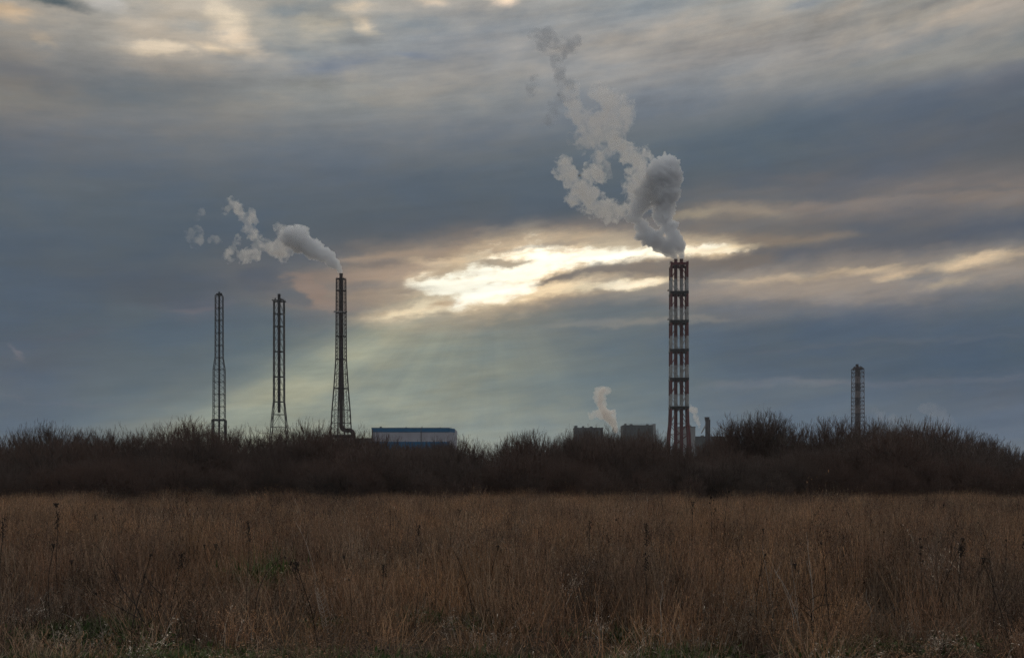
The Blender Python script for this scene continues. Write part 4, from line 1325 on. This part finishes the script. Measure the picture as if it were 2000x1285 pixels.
def hull(name, sph, D, voxel, amp, freq, mat, parent, seed=0, flat=.8, grow=26.0):
    """one closed billowing surface out of puffs given as (photo x, photo y, radius in px)"""
    s = D / F; R = random.Random(seed)
    # fill in puffs between neighbours of the chain, jitter them in depth
    bm = bmesh.new()
    base = parent.location
    for ch in sph:
        P = []
        for a, b in zip(ch, ch[1:]):
            n = max(1, int(math.hypot(a[0] - b[0], a[1] - b[1]) / (.55 * min(a[2], b[2]) + 1)))
            for i in range(n):
                f = i / n
                P.append([a[j] + (b[j] - a[j]) * f for j in range(3)])
        P.append(list(ch[-1]))
        for (x, y, r) in P:
            x += R.uniform(-.18, .18) * r; y += R.uniform(-.18, .18) * r; rr = r * R.uniform(.82, 1.1)
            c = at(x, y, D) - base; c.y += R.uniform(-.4, .4) * r * s
            M = Matrix.Translation(c) @ Matrix.Diagonal((rr * s, rr * s * flat, rr * s, 1))
            bmesh.ops.create_icosphere(bm, subdivisions=2, radius=1.0, matrix=M)
    me = bpy.data.meshes.new(name); bm.to_mesh(me); bm.free()
    o = bpy.data.objects.new(name, me); COL.objects.link(o)
    md = o.modifiers.new('r', 'REMESH'); md.mode = 'VOXEL'; md.voxel_size = voxel; md.adaptivity = 0
    dg = bpy.context.evaluated_depsgraph_get(); dg.update()
    me2 = bpy.data.meshes.new_from_object(o.evaluated_get(dg))
    o.modifiers.clear(); o.data = me2; me2.name = name; bpy.data.meshes.remove(me)
    off = Vector((seed * 13.1, 4.2, seed * 7.7))
    nrm = [v.normal.copy() for v in me2.vertices]
    for v, n in zip(me2.vertices, nrm):
        p = v.co * freq + off
        d = abs(mnoise.noise(p)) + .62 * abs(mnoise.noise(p * 2.1)) + .38 * abs(mnoise.noise(p * 4.3)) + .2 * abs(mnoise.noise(p * 8.7))
        v.co = v.co + n * (d - .5) * amp * max(.18, min(1.0, (v.co.length - 1) / grow))
    me2.materials.clear(); me2.materials.append(mat)
    me2.shade_smooth()
    o.parent = parent
    return o

def sc(ch, k): return [[(x, y, r * k) for x, y, r in c] for c in ch]
# the big double plume
D = 669.0
PL = empty('steam_plume', at(1325, 506, D))
tag(PL, 'tall billowing steam plume leaning left and thinning out above the red and white tower', 'steam')
DENSE = steam_mat("dense_grey_steam", .60, None, 1, col=(.958,.966,.980), aniso=.35)
TORN = steam_mat("torn_steam_edge", .22, .545, .16, col=(.955,.945,.935), soft=.10, detail=8)
THIN = steam_mat("thinning_steam", .115, .46, .13, col=(.952,.942,.932), soft=.16, detail=8)
hull('billow', [
    [(1332, 503, 5), (1330, 492, 9), (1325, 478, 14), (1316, 462, 19), (1306, 445, 20), (1297, 428, 21), (1292, 412, 21), (1290, 396, 23), (1292, 378, 30), (1296, 358, 34), (1303, 338, 30), (1311, 324, 19)],
    [(1319, 503, 5), (1313, 494, 10), (1298, 480, 16), (1279, 468, 18), (1262, 456, 18), (1252, 440, 16), (1244, 424, 15), (1245, 408, 18), (1255, 396, 20), (1266, 380, 25), (1274, 360, 28), (1286, 340, 26)],
    [(1300, 316, 12), (1310, 312, 12), (1318, 318, 10)]],
    D, .5, 4.4, .17, DENSE, PL, 1)
V1 = [
    [(1262, 378, 20), (1244, 388, 12), (1232, 372, 13), (1240, 352, 16), (1248, 332, 17), (1248, 312, 15), (1232, 302, 15), (1218, 292, 13), (1205, 282, 13)],
    [(1245, 408, 13), (1225, 412, 11), (1205, 415, 13), (1190, 408, 16), (1172, 412, 14), (1168, 398, 17), (1152, 385, 18), (1135, 372, 17), (1120, 358, 14), (1113, 342, 14), (1104, 326, 15), (1094, 332, 10)],
    [(1135, 372, 14), (1148, 345, 12), (1160, 328, 11), (1172, 348, 10), (1166, 316, 9), (1170, 300, 10)], [(1122, 385, 12), (1110, 390, 6)]]
hull('veil', sc(V1, 1.0), D, .6, 4.0, .18, THIN, PL, 2)
hull('torn_edge', sc(V1, 1.7), D, .9, 5.0, .12, TORN, PL, 12)
V2 = [
    [(1205, 285, 13), (1192, 268, 14), (1178, 262, 15), (1160, 275, 15), (1145, 262, 14), (1152, 240, 17), (1175, 235, 21), (1198, 225, 24), (1218, 228, 18), (1210, 206, 16), (1190, 196, 18), (1172, 186, 15)],
    [(1150, 240, 16), (1130, 228, 16), (1118, 208, 15), (1108, 190, 14), (1120, 172, 11)], [(1180, 300, 11), (1168, 320, 10), (1182, 335, 8)], [(1140, 285, 10), (1130, 270, 10)]]
THIN2 = steam_mat("faint_torn_steam", .065, .46, .11, col=(.925,.912,.905), soft=.2, detail=8)
TORN2 = steam_mat("faint_torn_steam_edge", .10, .555, .14, col=(.925,.912,.905), soft=.14, detail=8)
hull('wisp', sc(V2, 1.1), D, .8, 5.0, .14, THIN2, PL, 3)
hull('torn_edge', sc(V2, 1.75), D, 1.0, 5.0, .12, TORN2, PL, 13)
V3 = [[(1112, 185, 12), (1100, 165, 12), (1092, 148, 13), (1086, 128, 12), (1092, 108, 16), (1108, 96, 18), (1120, 84, 13)], [(1092, 108, 16), (1078, 92, 22), (1062, 82, 24), (1050, 72, 14)],
    [(1092, 190, 10), (1080, 210, 10), (1074, 232, 8)], [(1044, 158, 11), (1040, 175, 9)], [(1104, 168, 14), (1118, 170, 8)]]
DARKW = steam_mat("shaded_faint_steam", .085, .50, .12, col=(.66,.70,.77), aniso=0.0, soft=.22, detail=7)  # backlit darkness of the top wisps is put into the steam colour
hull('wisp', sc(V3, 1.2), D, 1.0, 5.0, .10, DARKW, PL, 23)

# plume of the flared tower
D = 571.0
PL = empty('steam_plume', at(666, 533, D))
tag(PL, 'puffy steam plume streaming up left from the flared tower and breaking into shreds', 'steam')
hull('billow', [
    [(666, 531, 4), (661, 524, 7), (652, 514, 11), (640, 503, 14), (625, 494, 17), (608, 485, 20), (592, 476, 22), (576, 468, 21), (562, 462, 17)],
    [(592, 456, 12), (588, 448, 8)]],
    D, .5, 4.0, .20, DENSE, PL, 4)
V4 = [[(575, 470, 20), (560, 478, 21), (545, 482, 18), (530, 486, 16), (522, 480, 10)], [(560, 462, 16), (549, 450, 13), (545, 442, 7)], [(545, 492, 14), (560, 492, 12)]]
V5 = [[(508, 470, 9), (502, 484, 11), (494, 494, 13), (480, 502, 12), (468, 496, 10)], [(506, 474, 10), (495, 460, 11), (484, 445, 12), (479, 428, 12), (469, 412, 12), (457, 401, 12), (446, 402, 8), (440, 415, 5)],
    [(480, 428, 9), (492, 420, 8), (500, 430, 7)], [(464, 466, 8), (456, 484, 8), (446, 502, 10)]]
hull('veil', sc(V4, .95) + sc(V5, .8), D, .6, 3.4, .2, THIN, PL, 5)
hull('torn_edge', sc(V4, 1.25) + sc(V5, 1.35), D, .8, 4.0, .14, TORN, PL, 15)
WISP2 = steam_mat("shred_of_steam", .07, .50, .16, col=(.96,.95,.94), soft=.16, detail=8)
hull('wisp', sc([[(384, 470, 12), (376, 458, 13), (386, 448, 12)], [(392, 415, 9), (386, 424, 7)], [(414, 466, 7), (430, 472, 6)]], 1.25), D, .8, 3.4, .12, WISP2, PL, 6)

# small bright puffs rising behind the plant
PALE = steam_mat("pale_bright_steam", .35, None, 1, col=(1.0, .98, .955))
PALEV = steam_mat("pale_thin_steam", .16, .42, .12, col=(1.0, .97, .94), soft=.16)
D = 930.0
PL = empty('steam_puff', at(1198, 840, D))
tag(PL, 'small pale steam puff twisting up from behind the trees left of the boiler house', 'steam')
hull('billow', [[(1203, 842, 5), (1199, 828, 8), (1192, 818, 10), (1182, 808, 13), (1176, 795, 12), (1172, 780, 11), (1170, 766, 10), (1178, 760, 10), (1187, 764, 7)], [(1190, 812, 12), (1199, 806, 6)], [(1170, 806, 12), (1160, 812, 11)]], D, .9, 4.5, .10, PALEV, PL, 7)
hull('billow', [[(1203, 842, 5), (1198, 826, 8), (1188, 815, 9), (1177, 803, 8), (1173, 788, 6), (1173, 768, 6), (1179, 762, 5)], [(1190, 806, 6), (1199, 802, 4)]], D, .9, 3, .10, PALE, PL, 8)
PL = empty('steam_puff', at(1362, 838, D))
tag(PL, 'small cream steam puff beside the foot of the red and white tower', 'steam')
hull('billow', [[(1366, 836, 2.4), (1363, 824, 5), (1359, 812, 7), (1357, 803, 7.5), (1350, 800, 5)], [(1349, 792, 3), (1348, 787, 2.5)]], D, .9, 3, .11, PALEV, PL, 9)
FAINT = steam_mat("very_faint_steam", .012, .46, .06, col=(1.0, .96, .94), soft=.2)
PL = empty('steam_puff', at(1840, 840, D))
tag(PL, 'very faint wide steam haze above the trees right of the short chimney', 'steam')
hull('wisp', [[(1852, 830, 14), (1838, 815, 18), (1820, 800, 16), (1800, 796, 12)], [(1745, 822, 12), (1725, 815, 12), (1708, 805, 9)]], D, 1.6, 5, .06, FAINT, PL, 10)

# ------------------------------------------------------------------ single weeds one can pick out in the field
W_DARK = material("dark_dead_stalk", (0.035, 0.027, 0.023), .9, .4, 8.0)
W_PALE = material("bleached_dead_stalk", (0.42, 0.36, 0.30), .85, .3, 8.0)
W_BROWN = material("brown_dead_stalk", (0.12, 0.08, 0.055), .9, .3, 8.0)
R = random.Random(99)
def weed(label, D, line, r=.005, mat=W_DARK, twigs=(), heads=(), name='dead_weed', group=None, cat='weed'):
    """line: photo pixels from the foot up; twigs: more such lines; heads: (kind, px, py, length px)"""
    s = D / F
    foot = at(line[0][0], line[0][1], D)
    z0 = gz(foot.x, foot.y)
    root = empty(name, (foot.x, foot.y, z0)); tag(root, label, cat, group)
    ph = R.uniform(0, 9)
    def w3(p, k_=0):
        q = at(p[0], p[1], D) - Vector((foot.x, foot.y, z0)); q.y += .05 * math.sin(ph + q.z * 5 + k_); return q
    def densify(L_, n=3):
        out = []
        P = [L_[0]] + list(L_) + [L_[-1]]
        for i in range(1, len(P) - 2):
            for j in range(n):
                t_ = j / n
                out.append(tuple(.5 * (2 * P[i][c] + (P[i+1][c] - P[i-1][c]) * t_ + (2 * P[i-1][c] - 5 * P[i][c] + 4 * P[i+1][c] - P[i+2][c]) * t_ * t_ + (3 * P[i][c] - P[i-1][c] - 3 * P[i+1][c] + P[i+2][c]) * t_ ** 3) for c in (0, 1)))
        out.append(L_[-1]); return out
    pts = [w3(p) for p in densify(line)]
    pts[0].z = -.03
    n = len(pts)
    MB().tube(pts, [r * (1 - .6 * i / (n - 1)) for i in range(n)], 5).build('stem', mat, root)
    for k_, tl in enumerate(twigs):
        pp = [w3(p, 0) for p in densify(tl, 2)]
        m_ = len(pp)
        MB().tube(pp, [max(.0016, r * .6 * (1 - .7 * i / (m_ - 1))) for i in range(m_)], 4).build('side_branch', mat, root)
    for (kd, px, py, L_) in heads:
        mb = MB(); c = w3((px, py))
        if kd == 'dock':
            for j in range(46):
                t_ = j / 46; q = c + Vector((R.gauss(0, .016), R.gauss(0, .016), -t_ * L_ * s)); d = Vector((R.gauss(0, 1), R.gauss(0, 1), R.gauss(0, 1))).normalized() * R.uniform(.006, .012)
                mb.tube([q - d, q, q + d], [.002, .007, .002], 4)
        elif kd == 'burr':
            for j in range(12):
                d = Vector((R.gauss(0, 1), R.gauss(0, 1), R.gauss(0, 1))).normalized() * L_ * s * .5
                mb.tube([c, c + d], [L_ * s * .2, .002], 4)
        elif kd == 'umbel':
            for j in range(11):
                a = R.uniform(0, 6.28); d = Vector((math.cos(a) * R.random(), math.sin(a) * R.random(), 1)) * L_ * s * .6
                mb.tube([c - Vector((0, 0, L_ * s * .5)), c + d * .5], .0018, 3); mb.tube([c + d * .5, c + d * .5 + Vector((0, 0, .012))], [.010, .004], 4)
        mb.build('seed_head', mat, root)
    return root
def side(line, n, L_, spread=.7):
    out = []
    for _ in range(n):
        i = R.randrange(1, len(line)); f = R.random()
        p = (line[i-1][0] + (line[i][0] - line[i-1][0]) * f, line[i-1][1] + (line[i][1] - line[i-1][1]) * f)
        a = R.uniform(-1, 1) * spread; l = L_ * R.uniform(.5, 1.2)
        out.append([p, (p[0] + math.sin(a) * l * .6, p[1] - math.cos(a) * l * .55), (p[0] + math.sin(a) * l, p[1] - math.cos(a) * l * 1.1)])
    return out
L1 = [(1264,1240),(1263,1180),(1261,1110),(1265,1020)]
weed('straight dark dock stalk with a knobbly seed head right of the middle of the field', 10.9, L1, .006, W_DARK, side(L1, 3, 22), [('dock', 1264, 1022, 44), ('dock', 1262, 1080, 34)])
L1 = [(484,1230),(484,1150),(484,1080),(484,1015)]
weed('thin dark stalk with a catkin-like black head in the left half of the field', 11.2, L1, .004, W_DARK, [], [('dock', 484, 1018, 40)])
L1 = [(114,1180),(112,1080),(108,985)]
weed('dark stalk with a round drooping head at the far left of the field', 13.5, L1, .006, W_DARK, side(L1[1:], 3, 14), [('burr', 108, 986, 14), ('dock', 110, 1000, 34)])
L1 = [(2,1230),(3,1130),(1,1005)]
weed('upright dark stalk cut by the left edge of the photo', 11.5, L1, .007, W_DARK, side(L1, 4, 20), [('dock', 2, 1010, 40)])
L1 = [(292,1256),(288,1232),(276,1210),(265,1180),(259,1150)]
weed('dark forked sapling with long spreading bare branches in the left foreground', 10.4, L1, .010, W_DARK,
     [[(276,1212),(240,1190),(205,1170),(178,1152)], [(284,1222),(305,1200),(318,1160),(325,1108)], [(288,1240),(262,1238),(236,1222),(212,1200)], [(265,1180),(242,1150),(228,1120),(208,1090),(190,1066)], [(305,1200),(312,1185),(330,1168)], [(318,1160),(298,1140),(286,1120)]], [('burr', 190, 1158, 7), ('burr', 240, 1190, 6)], name='bare_sapling', cat='sapling')
L1 = [(497,1242),(500,1190),(508,1150),(524,1115),(545,1092),(558,1088)]
weed('dark stem arching over to the right beside the green tuft', 10.9, L1, .006, W_DARK, [], [('burr', 557, 1089, 6)])
L1 = [(622,1290),(616,1245),(606,1185),(590,1130),(577,1090)]
weed('long dark whip leaning left at the bottom edge left of the middle', 9.6, L1, .007, W_DARK, side(L1[1:], 4, 26), [('dock', 579, 1096, 18)])
L1 = [(645,1262),(640,1225),(634,1190),(622,1155)]
fr = []
for i in range(14):
    t_ = i / 13; x, y = 644 - 20 * t_, 1250 - 90 * t_
    fr += [[(x, y), (x + 9, y - 7), (x + 15 - 7 * t_, y - 17)], [(x, y), (x - 7, y - 8), (x - 11 + 5 * t_, y - 18)]]
weed('pale dried fern-like frond in the foreground left of the middle', 10.3, L1, .005, W_PALE, fr, [], name='dried_fern', cat='fern')
L1 = [(1582,1250),(1585,1215),(1583,1190),(1580,1168)]
weed('tangle of bent dark stalks in the right half of the foreground', 10.6, L1, .008, W_DARK,
     [[(1583,1195),(1600,1182),(1625,1178),(1652,1184)], [(1584,1205),(1562,1186),(1545,1190),(1532,1204)], [(1580,1170),(1598,1160),(1620,1163)], [(1585,1215),(1612,1200),(1638,1198)], [(1582,1190),(1560,1172),(1556,1158)], [(1600,1182),(1610,1150),(1606,1120)]], [])
L1 = [(1800,1230),(1801,1160),(1802,1105),(1797,1052)]
weed('dark stalk with scattered black pods toward the right of the field', 11.6, L1, .005, W_DARK, side(L1, 6, 22), [('burr', 1797, 1052, 7), ('burr', 1801, 1068, 8), ('burr', 1800, 1082, 7), ('burr', 1806, 1096, 6)])
L1 = [(1872,1220),(1876,1150),(1878,1100),(1874,1062)]
weed('dark stalk with a black drooping cluster near the right end of the field', 11.4, L1, .005, W_DARK, side(L1, 5, 20), [('dock', 1875, 1066, 20), ('burr', 1874, 1072, 9)])
L1 = [(1940,1200),(1936,1150),(1928,1110),(1925,1092)]
weed('withered thistle with a ragged pale head near the right edge', 11.8, L1, .006, W_BROWN, side(L1, 6, 18), [('burr', 1925, 1094, 16), ('burr', 1912, 1116, 12), ('burr', 1934, 1110, 12)], name='thistle')
for lb, D_, L1, r_, mt in (
    ('white crooked stem standing in the foreground below the knobbly dock stalk', 10.6, [(1291,1215),(1290,1180),(1296,1155),(1293,1136)], .0045, W_PALE),
    ('short white bent stem with a dark tip right of the leaning pale stems', 10.6, [(1706,1222),(1702,1190),(1692,1170),(1690,1150)], .0042, W_PALE),
    ('curled white stem low in the left foreground', 10.2, [(136,1252),(150,1242),(150,1225),(138,1208),(118,1198)], .0042, W_PALE),
    ('long thin pale stem leaning left in the right half of the field', 11.2, [(1512,1190),(1502,1150),(1492,1100),(1487,1062)], .0032, W_PALE),
    ('second long pale stem leaning left, a little right of the first', 11.2, [(1556,1190),(1553,1150),(1549,1112),(1547,1085)], .0028, W_PALE),
    ('white forked stick rising from the grass right of the middle', 10.8, [(1552,1215),(1545,1178),(1538,1160),(1529,1140)], .0055, W_PALE),
    ('bent pale stem beside the fern-like frond', 10.4, [(655,1290),(668,1262),(672,1235),(684,1215)], .004, W_PALE),
    ('straight dark stalk topped by a loose dead umbel behind the bent tangle', 15.0, [(1350,1130),(1352,1060),(1352,985)], .006, W_DARK),
    ('tall budded dark stalk sticking up over the far edge of the field', 17.5, [(1412,1100),(1414,1030),(1424,960)], .006, W_DARK),
    ('twin of the budded dark stalk, a step to its left', 17.0, [(1388,1100),(1390,1040),(1389,972)], .006, W_DARK),
    ('pale crooked twig low at the left of the foreground', 10.3, [(345,1262),(342,1240),(330,1222),(340,1200)], .0035, W_PALE),
    ('thin dark stalk reaching past the field edge at the left', 21.0, [(322,1080),(320,1020),(320,958)], .005, W_DARK),
    ('thin leaning dark stalk standing against the thicket at the right', 23.0, [(1893,1060),(1896,1010),(1900,948)], .006, W_DARK)):
    nm = 'dead_weed'
    hd = [('umbel', L1[-1][0], L1[-1][1], 14)] if 'umbel' in lb else ([('burr', L1[-1][0], L1[-1][1], 6), ('burr', L1[-1][0] - 2, L1[-1][1] + 10, 5)] if 'budded' in lb else [])
    tw = side(L1, 6, 18, .5) if mt is W_DARK else (side(L1, 2, 14, .9) if 'forked' in lb or 'crooked' in lb else [])
    weed(lb, D_, L1, r_, mt, tw, hd, name=nm)
# more of the same, none told from the next
GW = 'dead weed stalks standing in the dry field'
for i in range(70):
    D_ = R.uniform(9.2, 32) if i > 30 else R.uniform(9.0, 14)
    px = R.uniform(-60, 2060)
    h = R.uniform(.65, 1.15)
    yb = HY + CAMH * F / D_; yt = HY + (CAMH - h) * F / D_
    ln = R.gauss(0, .16) * (yb - yt)
    L1 = [(px, yb), (px + ln * .25, yb + (yt - yb) * .4), (px + ln * .6, yb + (yt - yb) * .75), (px + ln, yt)]
    kd = R.random()
    mt = W_DARK if kd < .6 else (W_BROWN if kd < .82 else W_PALE)
    k_ = F / D_ / 190
    hd = []
    if mt is not W_PALE:
        q = R.random()
        if q < .16: hd = [('dock', L1[-1][0], L1[-1][1], 30 * k_)]
        elif q < .4: hd = [('umbel', L1[-1][0], L1[-1][1], 14 * k_)]
        elif q < .65: hd = [('burr', L1[-1][0], L1[-1][1], 7 * k_), ('burr', L1[2][0], L1[2][1], 6 * k_)]
    lb = {0: 'dark dead weed stalk rising among the dry grass', 1: 'brown dead weed stalk rising among the dry grass', 2: 'bleached dead weed stem rising among the dry grass'}[0 if mt is W_DARK else (1 if mt is W_BROWN else 2)]
    weed(lb, D_, L1, R.uniform(.0035, .006) * (1 if D_ < 16 else 1.3), mt, side(L1, R.randrange(3, 9), 24 * k_, .6), hd, group=GW)

# ------------------------------------------------------------------ the air
def haze():
    m = bpy.data.materials.new("evening_haze"); m.use_nodes = True
    nt = m.node_tree; nt.nodes.clear(); t = NT(nt)
    pv = t.n('ShaderNodeVolumePrincipled')
    pv.inputs['Color'].default_value = (.86, .90, .96, 1)
    pv.inputs['Density'].default_value = 0.00012
    pv.inputs['Anisotropy'].default_value = 0.0
    o_ = t.n('ShaderNodeOutputMaterial'); nt.links.new(pv.outputs[0], o_.inputs['Volume'])
    mb = MB().box((0, 470, 158), (3000, 1140, 322))
    o = mb.build('haze', m); tag(o, kind='stuff', label='thin evening haze over the field and the plant')
haze()
